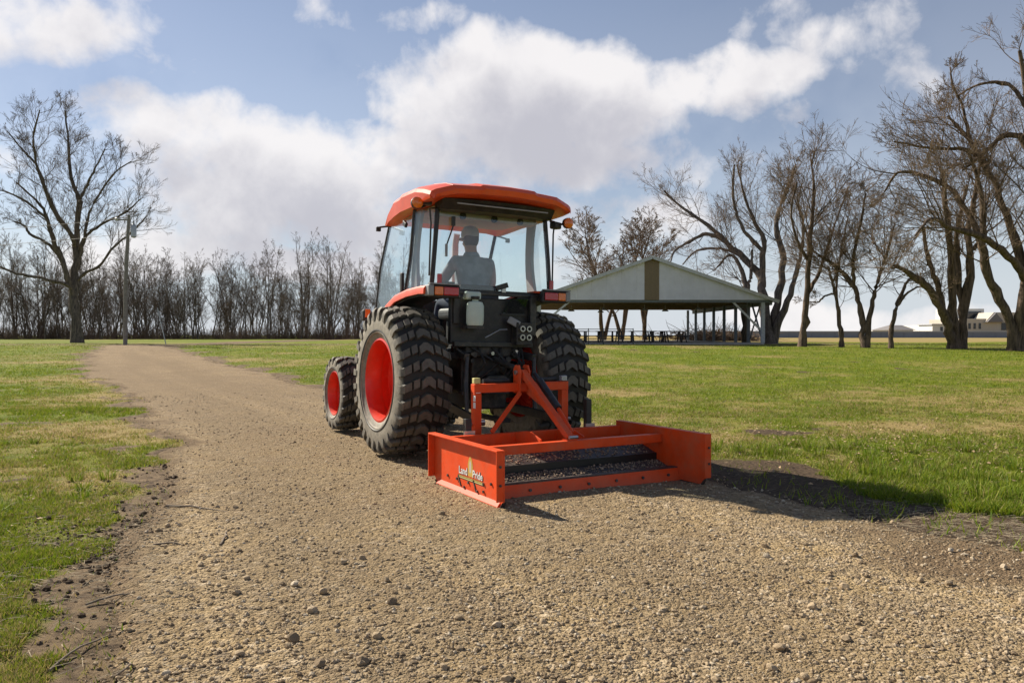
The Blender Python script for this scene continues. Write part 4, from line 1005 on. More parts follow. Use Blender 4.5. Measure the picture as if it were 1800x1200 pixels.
# ------------------------------------------------------------------ tractor (local axes: x right, y forward, z up; origin under the rear axle)
TR_LOC = (-0.442, 8.296, 0.012); TR_ROT = (0, R(1.2), R(29.2))
def make_wheel(name, parent, side, cx, cy, RO, W, rim, nl, lug, disc):
    """rim mesh (the part) with its tyre and hub as sub-parts; side = -1 left, +1 right, outward along side"""
    h = W / 2
    m = MB().lathe([(h * .86, rim * 1.02), (h * .90, rim * 1.05), (h * .92, rim), (h * .70, rim * .95), (h * .30, rim * .93), (disc + .03, rim * .905), (disc, rim * .87), (disc - .005, rim * .72), (disc + .012, rim * .70), (disc + .012, rim * .64), (disc - .02, rim * .62), (disc + .02, rim * .40), (disc + .03, .002)], 64, 0)
    m.lathe([(-h * .86, rim * 1.02), (-h * .92, rim), (-h * .5, rim * .93), (h * .28, rim * .90)], 64, 0)
    m.v = [(side * a, b, c) for a, b, c in m.v]
    rm = m.build(name, M['rim'], parent, smooth=True, loc=(cx, cy, RO))
    hb = MB().lathe([(disc, rim * .36), (disc + .045, rim * .33), (disc + .05, rim * .22), (disc + .06, rim * .18), (disc + .06, .001)], 28, 0)
    for k in range(8):
        a = 2 * math.pi * k / 8; p = (rim * .52 * math.cos(a), rim * .52 * math.sin(a)); hb.cyl((disc - .02, *p), (disc + .05, *p), rim * .05, 6)
    hb.v = [(side * a, b, c) for a, b, c in hb.v]; hb.build('hub', M['rim'], rm, smooth=True)
    # carcass
    base = RO - lug
    prof = [(h * .80, rim * .99), (h * .90, rim * 1.05), (h * .97, rim + (base - rim) * .22), (h * 1.02, rim + (base - rim) * .25), (h * 1.04, rim + (base - rim) * .50), (h * 1.0, rim + (base - rim) * .80), (h * .92, base - .012), (h * .6, base - .002), (0, base + .006)]
    prof = prof + [(-a, r) for a, r in prof[-2::-1]]
    V = []; F = []; A = []; n = 96
    for a, r in prof:
        for k in range(n):
            t = 2 * math.pi * k / n; V.append((side * a, r * math.cos(t), r * math.sin(t)))
            A.append(0.95 if (abs(a) > h * .88 and r < base - .03) else 0.05)
    for i in range(len(prof) - 1):
        for k in range(n): F.append((i * n + k, i * n + (k + 1) % n, (i + 1) * n + (k + 1) % n, (i + 1) * n + k))
    def block(poly, top, bot, shrink=.9, dust=.10, dusttop=.42):
        """poly: (axial, angle) corners; raised block"""
        b = len(V); ca = sum(p[0] for p in poly) / len(poly); ct = sum(p[1] for p in poly) / len(poly); N = len(poly)
        for (lev, sc, du) in ((0, 1.06, dust * .5), (1, shrink, dusttop)):
            for (a, t) in poly:
                a2 = ca + (a - ca) * sc; t2 = ct + (t - ct) * sc; r = (bot if lev == 0 else top)(a2)
                # rear of the wheel is -y: centre of each chevron leads upwards there
                V.append((side * a2, -r * math.cos(t2), r * math.sin(t2))); A.append(du)
        F.append(tuple(b + N + k for k in range(N)))
        for k in range(N): F.append((b + k, b + (k + 1) % N, b + N + (k + 1) % N, b + N + k))
    top = lambda a: RO - 0.35 * (a * a) / RO; bot = lambda a: base - .02
    P = 2 * math.pi / nl
    for k in range(nl):
        t0 = k * P; c = h * .30; v = P * .34
        block([(-c, t0 - v * 1.0), (0, t0 - v * .15), (c, t0 - v * 1.0), (c, t0 + v * .55), (h * .09, t0 + v * 1.35), (-h * .09, t0 + v * 1.35), (-c, t0 + v * .55)], top, bot)
        for s in (-1, 1):
            o = P * (.5 if s > 0 else .42)
            sw = lambda a: -(abs(a) - c) * (P / (h * .62)) * .42
            for (a0, a1, hw) in ((h * .35, h * .60, .27), (h * .65, h * 1.0, .25)):
                q = [(s * a0, t0 + o * .25 + sw(a0) - P * hw), (s * a1, t0 + o * .25 + sw(a1) - P * hw), (s * a1, t0 + o * .25 + sw(a1) + P * hw), (s * a0, t0 + o * .25 + sw(a0) + P * hw)]
                block(q, top, bot)
            # shoulder buttress running down the sidewall
            b = len(V); tt = t0 + o * .25 + sw(h)
            for (a, r) in ((h * .93, RO - lug * .35), (h * 1.03, RO - lug * .9), (h * 1.07, base - .03), (h * 1.05, base - lug * 2.2), (h * .90, base - .05)):
                for d in (-1, 1):
                    t2 = tt + d * P * .20; V.append((side * s * a, -r * math.cos(t2), r * math.sin(t2))); A.append(.55)
            for i in range(4): F.append((b + 2 * i, b + 2 * i + 1, b + 2 * i + 3, b + 2 * i + 2))
            F.append((b, b + 2, b + 4, b + 6, b + 8)); F.append((b + 1, b + 9, b + 7, b + 5, b + 3))
    me = bpy.data.meshes.new('tyre'); me.from_pydata(V, [], F)
    at = me.attributes.new('dust', 'FLOAT', 'POINT'); at.data.foreach_set('value', A)
    bm = bmesh.new(); bm.from_mesh(me); bmesh.ops.recalc_face_normals(bm, faces=bm.faces[:]); bm.to_mesh(me); bm.free()
    me.polygons.foreach_set('use_smooth', [True] * len(me.polygons)); me.set_sharp_from_angle(angle=R(30))
    ty = link_mesh('tyre', me, M['tyre'], rm)
    # raised ring of the sidewall
    MB().lathe([(side * h * 1.02, rim + (base - rim) * .30), (side * h * 1.055, rim + (base - rim) * .32), (side * h * 1.045, rim + (base - rim) * .36)], 72, 0).build('sidewall_bead', M['rubber'], rm, smooth=True)
    return rm

def pane(name, quads, parent, th=0.006, out=(0, 0, 1)):
    """thin real pane from a list of quads, thickened along out"""
    vs = []; fs = []; d = Vector(out).normalized() * th
    for q in quads:
        b = len(vs); vs += [Vector(p) for p in q] + [Vector(p) + d for p in q]
        fs += [(b, b + 1, b + 2, b + 3), (b + 7, b + 6, b + 5, b + 4)]
    me = bpy.data.meshes.new(name); me.from_pydata([tuple(v) for v in vs], [], fs); 
    bm = bmesh.new(); bm.from_mesh(me); bmesh.ops.remove_doubles(bm, verts=bm.verts[:], dist=1e-5); bm.to_mesh(me); bm.free()
    return link_mesh(name, me, M['glass'], parent)

def tractor():
    T = empty('tractor', TR_LOC); T.rotation_euler = TR_ROT
    tag(T, 'orange cab tractor with chunky dusty tyres seen from behind on the gravel track', 'tractor')
    for s in (-1, 1):
        make_wheel('rear_wheel', T, s, s * .785, 0, .735, .49, .395, 28, .045, -.07)
        make_wheel('front_wheel', T, s, s * .64, 2.25, .46, .31, .265, 18, .032, -.01)
    # ---- roof
    ys = [-.74, -.70, -.55, -.30, 0.05, .10, .32, .55, .72]
    zc = [2.545, 2.585, 2.625, 2.660, 2.657, 2.640, 2.600, 2.51, 2.43]
    dr = [2.485, 2.475, 2.462, 2.452, 2.440, 2.440, 2.425, 2.40, 2.375]
    hw = [.75, .78, .79, .79, .79, .79, .77, .745, .71]
    us = [-1, -.985, -.94, -.74, -.735, -.40, -.36, 0, .36, .40, .735, .74, .94, .985, 1]
    zf = [-.105, -.070, -.050, -.004, 0, .006, .022, .026, .022, .006, 0, -.004, -.050, -.070, -.105]
    V = []; n = len(us)
    for y, z, w in zip(ys, zc, hw):
        bow = 0.07 if y < -.5 else 0.0
        for u, f in zip(us, zf): V.append((u * w, y - bow * (1 - u * u) + .05 * abs(u) ** 3 * (y < -.5), z + f * (.6 if y > .3 else 1)))
    for y, z, w in zip(ys, dr, hw):
        bow = 0.07 if y < -.5 else 0.0
        for u in us: V.append((u * w * .985, y - bow * (1 - u * u) + .05 * abs(u) ** 3 * (y < -.5) + .012 * (y < -.6), z + .035 * (1 - u * u) * (y < -.5) - .02 * (abs(u) > .9)))
    m_ = len(ys); off = n * m_; F = []
    for i in range(m_ - 1):
        for k in range(n - 1):
            a = i * n + k; F.append((a, a + 1, a + n + 1, a + n)); a += off; F.append((a, a + n, a + n + 1, a + 1))
    for k in range(n - 1):
        F.append((k, k + off, k + off + 1, k + 1)); a = (m_ - 1) * n + k; F.append((a, a + 1, a + off + 1, a + off))
    for i in range(m_ - 1):
        for k in (0, n - 1):
            a = i * n + k; F.append((a, a + n, a + n + off, a + off))
    mb = MB(); mb.add(V, F); roof = mb.build('roof', M['orange'], T, smooth=True); roof.data.set_sharp_from_angle(angle=R(14))
    # black housing and lining under the roof
    mb = MB()
    for k in range(12):
        a0, a1 = -0.62 + k * 1.24 / 12, -0.62 + (k + 1) * 1.24 / 12
        y0, y1 = -.60 - .07 * (1 - (a0 / .62) ** 2), -.60 - .07 * (1 - (a1 / .62) ** 2)
        mb.add([(a0, y0, 2.478), (a1, y1, 2.478), (a1, y1 + .07, 2.385), (a0, y0 + .07, 2.385), (a0, -.40, 2.478), (a1, -.40, 2.478), (a1, -.40, 2.385), (a0, -.40, 2.385)],
               [(0, 1, 2, 3), (4, 7, 6, 5), (0, 4, 5, 1), (3, 2, 6, 7)] + ([(0, 3, 7, 4)] if k == 0 else []) + ([(1, 5, 6, 2)] if k == 11 else []))
    hs = mb.build('rear_roof_housing', M['black'], roof, smooth=True)
    MB().bar((-.50, -.655, 2.43), (.50, -.655, 2.43), .012, .012).build('housing_rib', M['trim'], roof)
    MB().span((-.60, -.38, 2.40), (.60, .62, 2.438)).build('headliner', M['headliner'], roof)
    MB().span((-.56, -.36, 2.34), (.56, -.22, 2.399)).build('air_duct', M['headliner'], roof, bevel=.02)
    for x in (-.30, .05, .35): MB().cyl((x, -.37, 2.365), (x, -.345, 2.365), .035, 14).build('air_vent', M['black'], roof)
    # ---- cab posts
    def post(name, pts, r, mat='black', par=T): return MB().tube(pts, r, 10).build(name, M[mat], par, smooth=True)
    for s in (-1, 1):
        post('rear_post', [(s * .665, -.455, 1.60), (s * .635, -.45, 2.0), (s * .60, -.43, 2.44)], .024)
        post('front_post', [(s * .66, 1.08, 1.05), (s * .665, 1.05, 1.5), (s * .66, .97, 1.9), (s * .645, .72, 2.41)], .020)
        b = MB(); P = [(s * .725, .06, 1.58), (s * .70, -.01, 1.95), (s * .685, -.06, 2.43)]
        b.tube(P, .020, 10); bp = b.build('door_post', M['black'], T, smooth=True)
        # wide grey inner trim beside the door post
        tr = MB()
        for i in range(8):
            t0, t1 = i / 8, (i + 1) / 8; f = lambda t: (s * (.69 - .03 * t), -.08 - .10 * math.sin(math.pi * t) * -.6 - .02, 1.60 + .82 * t); w = lambda t: .10 + .06 * (1 - t) ** 2 + .05 * t ** 3
            a, c = f(t0), f(t1)
            vs = [(a[0], a[1] + w(t0) / 2, a[2]), (a[0], a[1] - w(t0) / 2, a[2]), (c[0], c[1] - w(t1) / 2, c[2]), (c[0], c[1] + w(t1) / 2, c[2])]; vs += [(x - s * .035, y, z) for x, y, z in vs]
            tr.add(vs, [(0, 1, 2, 3), (7, 6, 5, 4), (0, 4, 5, 1), (1, 5, 6, 2), (2, 6, 7, 3), (3, 7, 4, 0)])
        tr.build('post_trim', M['trim'], T)
        # door with glass and latch
        fr = [(1.06, .64), (1.35, .62), (1.62, .10), (1.95, .0), (2.42, -.05)]; A = [(1.06, 1.07), (1.35, 1.07), (1.62, 1.03), (1.95, .95), (2.42, .70)]
        X = [.735, .735, .725, .705, .675]; XA = [.665, .67, .668, .662, .65]
        g = pane('door_glass', [((s * X[i], fr[i][1], fr[i][0]), (s * XA[i], A[i][1], A[i][0]), (s * XA[i + 1], A[i + 1][1], A[i + 1][0]), (s * X[i + 1], fr[i + 1][1], fr[i + 1][0])) for i in range(4)], T, out=(s, 0, 0))
        MB().box((s * .745, .10, 1.70), (.03, .06, .22)).build('door_latch', M['black'], g, bevel=.01)
        MB().box((s * .735, .07, 2.30), (.03, .09, .05), (.5, 0, 0)).build('hinge', M['black'], g, bevel=.008)
        pane('quarter_glass', [((s * .668, -.44, 1.64), (s * .722, .03, 1.64), (s * .70, -.02, 1.98), (s * .637, -.44, 2.02)), ((s * .637, -.44, 2.02), (s * .70, -.02, 1.98), (s * .688, -.06, 2.42), (s * .60, -.425, 2.42))], T, out=(s, 0, 0))
    zs = [(1.05, 1.10), (1.5, 1.07), (1.9, .99), (2.41, .74)]; q = []
    for i in range(3):
        for k in range(4):
            xa, xb = -.64 + k * .32, -.64 + (k + 1) * .32; bw = lambda x: .06 * (1 - (x / .64) ** 2)
            q.append(((xa, zs[i][1] + bw(xa), zs[i][0]), (xb, zs[i][1] + bw(xb), zs[i][0]), (xb, zs[i + 1][1] + bw(xb), zs[i + 1][0]), (xa, zs[i + 1][1] + bw(xa), zs[i + 1][0])))
    pane('windscreen', q, T, out=(0, 1, 0))
    rg = pane('rear_window', [((-.645, -.463, 1.625), (.645, -.463, 1.625), (.62, -.463, 2.0), (-.62, -.463, 2.0)), ((-.62, -.463, 2.0), (.62, -.463, 2.0), (.585, -.44, 2.40), (-.585, -.44, 2.40))], T, out=(0, -1, 0))
    MB().bar((-.655, -.475, 1.622), (.655, -.475, 1.622), .03, .03).build('window_seal', M['black'], rg)
    MB().bar((-.59, -.45, 2.405), (.59, -.45, 2.405), .025, .03).build('window_seal', M['black'], rg)
    w = MB(); w.bar((-.455, -.478, 2.33), (-.455, -.478, 2.24), .03, .03); w.bar((-.455, -.485, 2.25), (-.525, -.485, 2.05), .010, .012); w.build('wiper', M['black'], rg)
    MB().box((-.528, -.487, 2.0), (.022, .015, .12)).build('wiper_blade', M['trim'], rg)
    MB().bar((.02, -.49, 1.66), (.14, -.50, 1.70), .03, .05).build('window_handle', M['black'], rg)
    MB().box((.10, -.49, 1.655), (.05, .03, .075)).build('handle_latch', M['steel'], rg, bevel=.006)
    # deck bar under the window and red marker strips
    MB().span((-.50, -.52, 1.585), (.66, -.47, 1.615)).build('deck_bar', M['blackmetal'], T, bevel=.006)
    for s in (-1, 1): MB().box((s * .60 if s < 0 else .655, -.50, 1.70), (.045, .02, .14)).build('marker_reflector', M['red'], T, bevel=.006)
    # ---- fenders and tail lamps
    ar = [(.80, 1.02), (.73, 1.22), (.62, 1.37), (.45, 1.50), (.18, 1.595), (-.15, 1.64), (-.48, 1.655), (-.60, 1.65)]
    for s in (-1, 1):
        mb = MB(); N = len(ar)
        for i in range(N - 1):
            (y0, z0), (y1, z1) = ar[i], ar[i + 1]; L = math.hypot(y1 - y0, z1 - z0)
            def cs(y, z, j):
                k0 = max(j - 1, 0); k1 = min(j + 1, N - 1); dy, dz = ar[k1][0] - ar[k0][0], ar[k1][1] - ar[k0][1]; l = math.hypot(dy, dz); ny, nz = dz / l, -dy / l
                if nz < 0: ny, nz = -ny, -nz
                pts = []
                for (xx, dd) in ((.46, 0), (.74, .0), (.79, -.012), (.805, -.035), (.805, -.085), (.785, -.085), (.775, -.03), (.46, -.02)): pts.append((s * xx, y + ny * dd, z + nz * dd))
                return pts
            a, b = cs(y0, z0, i), cs(y1, z1, i + 1); n8 = 8
            mb.add(a + b, [(k, (k + 1) % n8, n8 + (k + 1) % n8, n8 + k) for k in range(n8)] + ([tuple(range(n8))] if i == 0 else []) + ([tuple(range(n8, 2 * n8))] if i == N - 2 else []))
        f = mb.build('fender', M['orange'], T, smooth=True)
        bm = bmesh.new(); bm.from_mesh(f.data); bmesh.ops.remove_doubles(bm, verts=bm.verts[:], dist=1e-4); bm.to_mesh(f.data); bm.free()
        MB().prism([(y, z - .035) for y, z in ar] + [(y * .92, z - .10) for y, z in ar[::-1]], 0, s * .47, s * .765).build('fender_liner', M['black'], f)
        MB().span((s * .455, -.66, 1.535), (s * .765, -.602, 1.655)).build('lamp_housing', M['black'], f, bevel=.012)
        MB().span((s * .475, -.680, 1.556), (s * .63, -.661, 1.636)).build('tail_lamp', M['red'], f, bevel=.01)
        MB().span((s * .634, -.680, 1.556), (s * .722, -.661, 1.636)).build('turn_lamp', M['amber'], f, bevel=.01)
        MB().span((s * .726, -.676, 1.548), (s * .782, -.56, 1.652)).build('lamp_corner', M['trim'], f, bevel=.012)
        MB().bar((s * .46, -.66, 1.661), (s * .775, -.66, 1.661), .05, .012).build('lamp_cap', M['trim'], f)
    # ---- side beacons on the roof corners, work lamps, mirrors
    for s in (-1, 1):
        bx, by, bz = (s * .83, -.42, 2.425) if s < 0 else (.80, -.52, 2.365)
        lm = MB().lathe([(0, .001), (0, .035), (-.012, .05), (-.05, .052), (-.065, .03), (-.067, .001)], 20, 1, (bx, by - .02, bz)); b = lm.build('side_turn_lamp', M['amber'], T, smooth=True)
        MB().lathe([(.0, .054), (-.03, .056), (-.03, .052), (0, .05)], 20, 1, (bx, by - .02, bz), closed=True).build('lamp_ring', M['black'], b)
        MB().tube([(bx - s * .02, by, bz), (bx - s * .08, by + .02, bz - .02), (bx - s * .16, by + .05, bz + .02)], .012, 8).build('lamp_arm', M['black'], b)
        wl = MB().box((bx - s * .12, by + .0, bz + (.03 if s < 0 else -.03)), (.10, .09, .07), (0, 0, s * .4)); wl.build('work_lamp', M['black'], T, bevel=.015)
        MB().tube([(s * .62, -.45, 2.40), (s * .70, -.47, 2.385), (s * .685, -.47, 2.25), (s * .69, -.46, 1.75)], .009, 7).build('grab_rail', M['black'], T, smooth=True)
        MB().tube([(s * .66, .72, 2.36), (s * .74, .72, 2.345), (s * .80, .70, 2.33)], .010, 8).build('mirror_arm', M['black'], T)
        MB().box((s * .79, .70, 2.315), (.05, .03, .05)).build('mirror_mount', M['black'], T, bevel=.006)
        # front marker lamps on brackets ahead of the fenders
        MB().box((s * .80, 1.02, 1.40), (.09, .08, .13)).build('front_lamp_housing', M['black'], T, bevel=.02)
        MB().box((s * .80, .975, 1.42), (.06, .014, .09)).build('front_lamp', M['amber'], T, bevel=.005)
        MB().bar((s * .70, 1.05, 1.30), (s * .80, 1.04, 1.34), .03, .04).build('lamp_bracket', M['black'], T)
        st = MB(); st.span((s * .50, .95, .48), (s * .78, 1.22, .51)); st.span((s * .52, .97, .74), (s * .76, 1.20, .77)); st.bar((s * .55, 1.20, .48), (s * .55, 1.20, 1.0), .03, .04); st.build('step', M['blackmetal'], T, bevel=.006)
    # ---- cab floor, rear panel and interior
    MB().span((-.46, -.40, .96), (.46, 1.05, 1.02)).build('cab_floor', M['black'], T)
    rp = MB(); rp.span((-.46, -.47, 1.10), (.46, -.40, 1.56)); rp.build('rear_panel', M['black'], T, bevel=.01)
    MB().span((-.44, -.52, 1.08), (.44, -.472, 1.13)).build('panel_ledge', M['blackmetal'], T, bevel=.006)
    MB().span((-.44, -.50, 1.30), (-.38, -.472, 1.56)).build('panel_strut', M['blackmetal'], T, bevel=.006)
    MB().bar((.42, -.52, 1.20), (.42, -.52, 1.60), .07, .05).build('panel_strut', M['blackmetal'], T, bevel=.006)
    lw = pane('lower_window', [((.10, -.485, 1.42), (.34, -.485, 1.42), (.36, -.53, 1.565), (.16, -.53, 1.565))], T, out=(0, -1, 0)); lw.data.materials[0] = M['lowerglass']
    MB().span((.08, -.495, 1.40), (.37, -.475, 1.415)).build('window_seal', M['black'], lw)
    se = MB(); se.box((.06, .22, 1.42), (.50, .50, .12)); seat = se.build('seat', M['seat'], T, bevel=.04, seg=3)
    MB().box((.06, -.02, 1.585), (.46, .10, .27), (-.12, 0, 0)).build('seat_back', M['seat'], seat, bevel=.04, seg=3)
    MB().box((.06, .22, 1.19), (.36, .36, .34)).build('seat_base', M['black'], seat, bevel=.02)
    MB().box((0, .95, 1.30), (.50, .20, .58)).build('dash', M['black'], T, bevel=.04)
    sw = MB().lathe([(0, .20), (.014, .21), (0, .22), (-.014, .21)], 28, 2, closed=True); sw.tube([(0, -.2, 0), (0, .2, 0)], .01, 6); sw.tube([(-.2, 0, 0), (.2, 0, 0)], .01, 6); sw.tube([(0, 0, 0), (0, 0, -.3)], .025, 8)
    so_ = sw.build('steering_wheel', M['black'], T, smooth=True, loc=(.02, .78, 1.68)); so_.rotation_euler = (R(-28), 0, 0)
    for x, hgt in ((.42, 1.72), (.36, 1.70)): MB().tube([(x, .35, 1.45), (x + .02, .30, hgt)], [.010, .014], 8).build('control_lever', M['black'], T)
    MB().span((.32, .0, 1.15), (.45, .6, 1.56)).build('side_console', M['seat'], T, bevel=.03)
    # ---- reservoir jug, hydraulic couplers, lever rod
    j = MB().lathe([(.0, .001), (.0, .085), (.02, .098), (.10, .100), (.19, .098), (.225, .08), (.235, .035), (.25, .035), (.25, .001)], 20, 2); j.v = [(x * .92, y * .55, z) for x, y, z in j.v]
    jg = j.build('reservoir', M['jug'], T, smooth=True, loc=(-.26, -.59, 1.285)); MB().lathe([(.0, .04), (.03, .042), (.032, .001)], 14, 2, (0, 0, .25)).build('cap', M['black'], jg)
    MB().span((-.09, -.02, -.03), (.09, .07, -.004)).build('bracket', M['blackmetal'], jg)
    MB().span((-.09, .02, .25), (.08, .10, .33)).build('upper_tank', M['jug'], jg, bevel=.02)
    cb = MB().span((.20, -.60, 1.10), (.38, -.48, 1.33)).build('coupler_block', M['iron'], T, bevel=.01)
    for i in range(2):
        for k in range(2):
            p = (.25 + i * .075, -.60, 1.18 + k * .085); MB().lathe([(0, .018), (-.035, .018), (-.035, .030), (0, .030)], 16, 1, p, closed=True).build('coupler', M['steel'], cb, smooth=True)
    MB().bar((.14, -.53, 1.36), (.24, -.58, 1.30), .05, .07).build('coupler_cover', M['trim'], cb, bevel=.01)
    MB().tube([(-.14, -.58, 1.17), (.02, -.58, 1.25), (.10, -.58, 1.255)], .007, 7).build('lever_rod', M['steel'], T)
    # ---- drive train, axle and hitch
    tr = MB(); tr.span((-.20, -.42, .46), (.20, 1.2, .98)); tr.span((-.26, -.30, .62), (.26, .20, 1.06)); gb = tr.build('gearbox', M['iron'], T, bevel=.02)
    MB().cyl((-.56, 0, .735), (.56, 0, .735), .13, 20).build('axle_housing', M['iron'], T, smooth=True)
    for s in (-1, 1): MB().lathe([(s * .42, .13), (s * .42, .20), (s * .50, .20), (s * .52, .15)], 24, 0, (0, 0, .735)).build('brake_housing', M['iron'], T, smooth=True)
    MB().span((-.30, -.48, .98), (.30, -.12, 1.10)).build('lift_housing', M['iron'], T, bevel=.02)
    MB().cyl((-.36, -.30, 1.03), (.36, -.30, 1.03), .045, 16).build('rockshaft', M['blackmetal'], T, smooth=True)
    rnd = random.Random(2)
    for k in range(14):
        x, z = rnd.uniform(-.36, .30), rnd.uniform(.62, 1.05); MB().cyl((x, -.44, z), (x + rnd.uniform(-.02, .02), -.50 - rnd.random() * .06, z), rnd.uniform(.012, .03), 8).build('glint_bit', M['steel' if k % 5 == 0 else 'iron'], gb)  # random bits added on the housing to catch glints of light
    for k in range(7):
        x0, x1 = rnd.uniform(-.4, .35), rnd.uniform(-.4, .35); MB().tube([(x0, -.48, 1.08), ((x0 + x1) / 2 + .04, -.60 - rnd.random() * .08, .92), (x1, -.50, .74)], .013, 7).build('hose', M['rubber'], T, smooth=True)
    for s in (-1, 1):
        px = HS_X + s * .43
        MB().bar((s * .30, -.28, 1.03), (s * .37, -.66, .98), .05, .07).build('lift_arm', M['blackmetal'], T, bevel=.008)
        ll = MB(); ll.bar((s * .30, -.16, .47), (px, HS_Y + .02, .43), .035, .085); ll.build('lower_link', M['blackmetal'], T, bevel=.008)
        MB().cyl((px - .05, HS_Y, .43), (px + .05, HS_Y, .43), .022, 12).build('link_pin', M['steel'], T)
        MB().tube([(s * .37, -.66, .98), (s * .37 + HS_X * .4, -.72, .72), (s * .37 + HS_X * .5, -.78, .46)], [.018, .026, .018], 10).build('lift_rod', M['blackmetal'], T, smooth=True)
    MB().tube([(0, -.42, .98), (HS_X * .5, -.8, .93), (HS_X, HS_Y + .02, .875)], [.03, .024, .03], 10).build('top_link', M['blackmetal'], T, smooth=True)
    MB().span((-.05, -.78, .36), (.05, -.1, .40)).build('drawbar', M['iron'], T, bevel=.006)
    MB().prism([(-.14, .62), (.14, .62), (.14, .76), (.09, .80), (-.09, .80), (-.14, .76)], 1, -.58, -.421).build('pto_shield', M['black'], T, bevel=.006)
    MB().cyl((0, -.60, .68), (0, -.42, .68), .03, 14).build('pto_shaft', M['steel'], T)
    # ---- bonnet, front axle, exhaust
    hp = [(1.16, .86), (2.24, .80), (2.30, .95), (2.28, 1.16), (2.16, 1.27), (1.8, 1.36), (1.16, 1.42)]
    MB().prism(hp, 0, -.28, .30).build('bonnet', M['orange'], T, bevel=.06, seg=4)
    MB().span((-.22, 2.285, .90), (.22, 2.32, 1.12)).build('grille', M['black'], T, bevel=.01)
    for s in (-1, 1): MB().box((s * .18, 2.255, 1.19), (.14, .06, .07)).build('headlight', M['chrome'], T, bevel=.01)
    MB().span((-.18, 1.2, .50), (.18, 2.32, .84)).build('engine_block', M['iron'], T, bevel=.02)
    MB().cyl((-.50, 2.25, .46), (.50, 2.25, .46), .075, 16).build('front_axle', M['iron'], T, smooth=True)
    MB().tube([(.40, 1.30, 1.0), (.40, 1.30, 2.30), (.40, 1.26, 2.42)], .038, 14).build('exhaust_pipe', M['trim'], T, smooth=True)
    MB().tube([(.47, .95, 1.5), (.47, .95, 2.18)], .008, 6).build('antenna', M['black'], T)
    return T
M['lowerglass'] = glass('lower_glass', (0.5, 0.62, 0.58), 0.35)
HS_X, HS_Y = -0.10, -1.25
tractor()

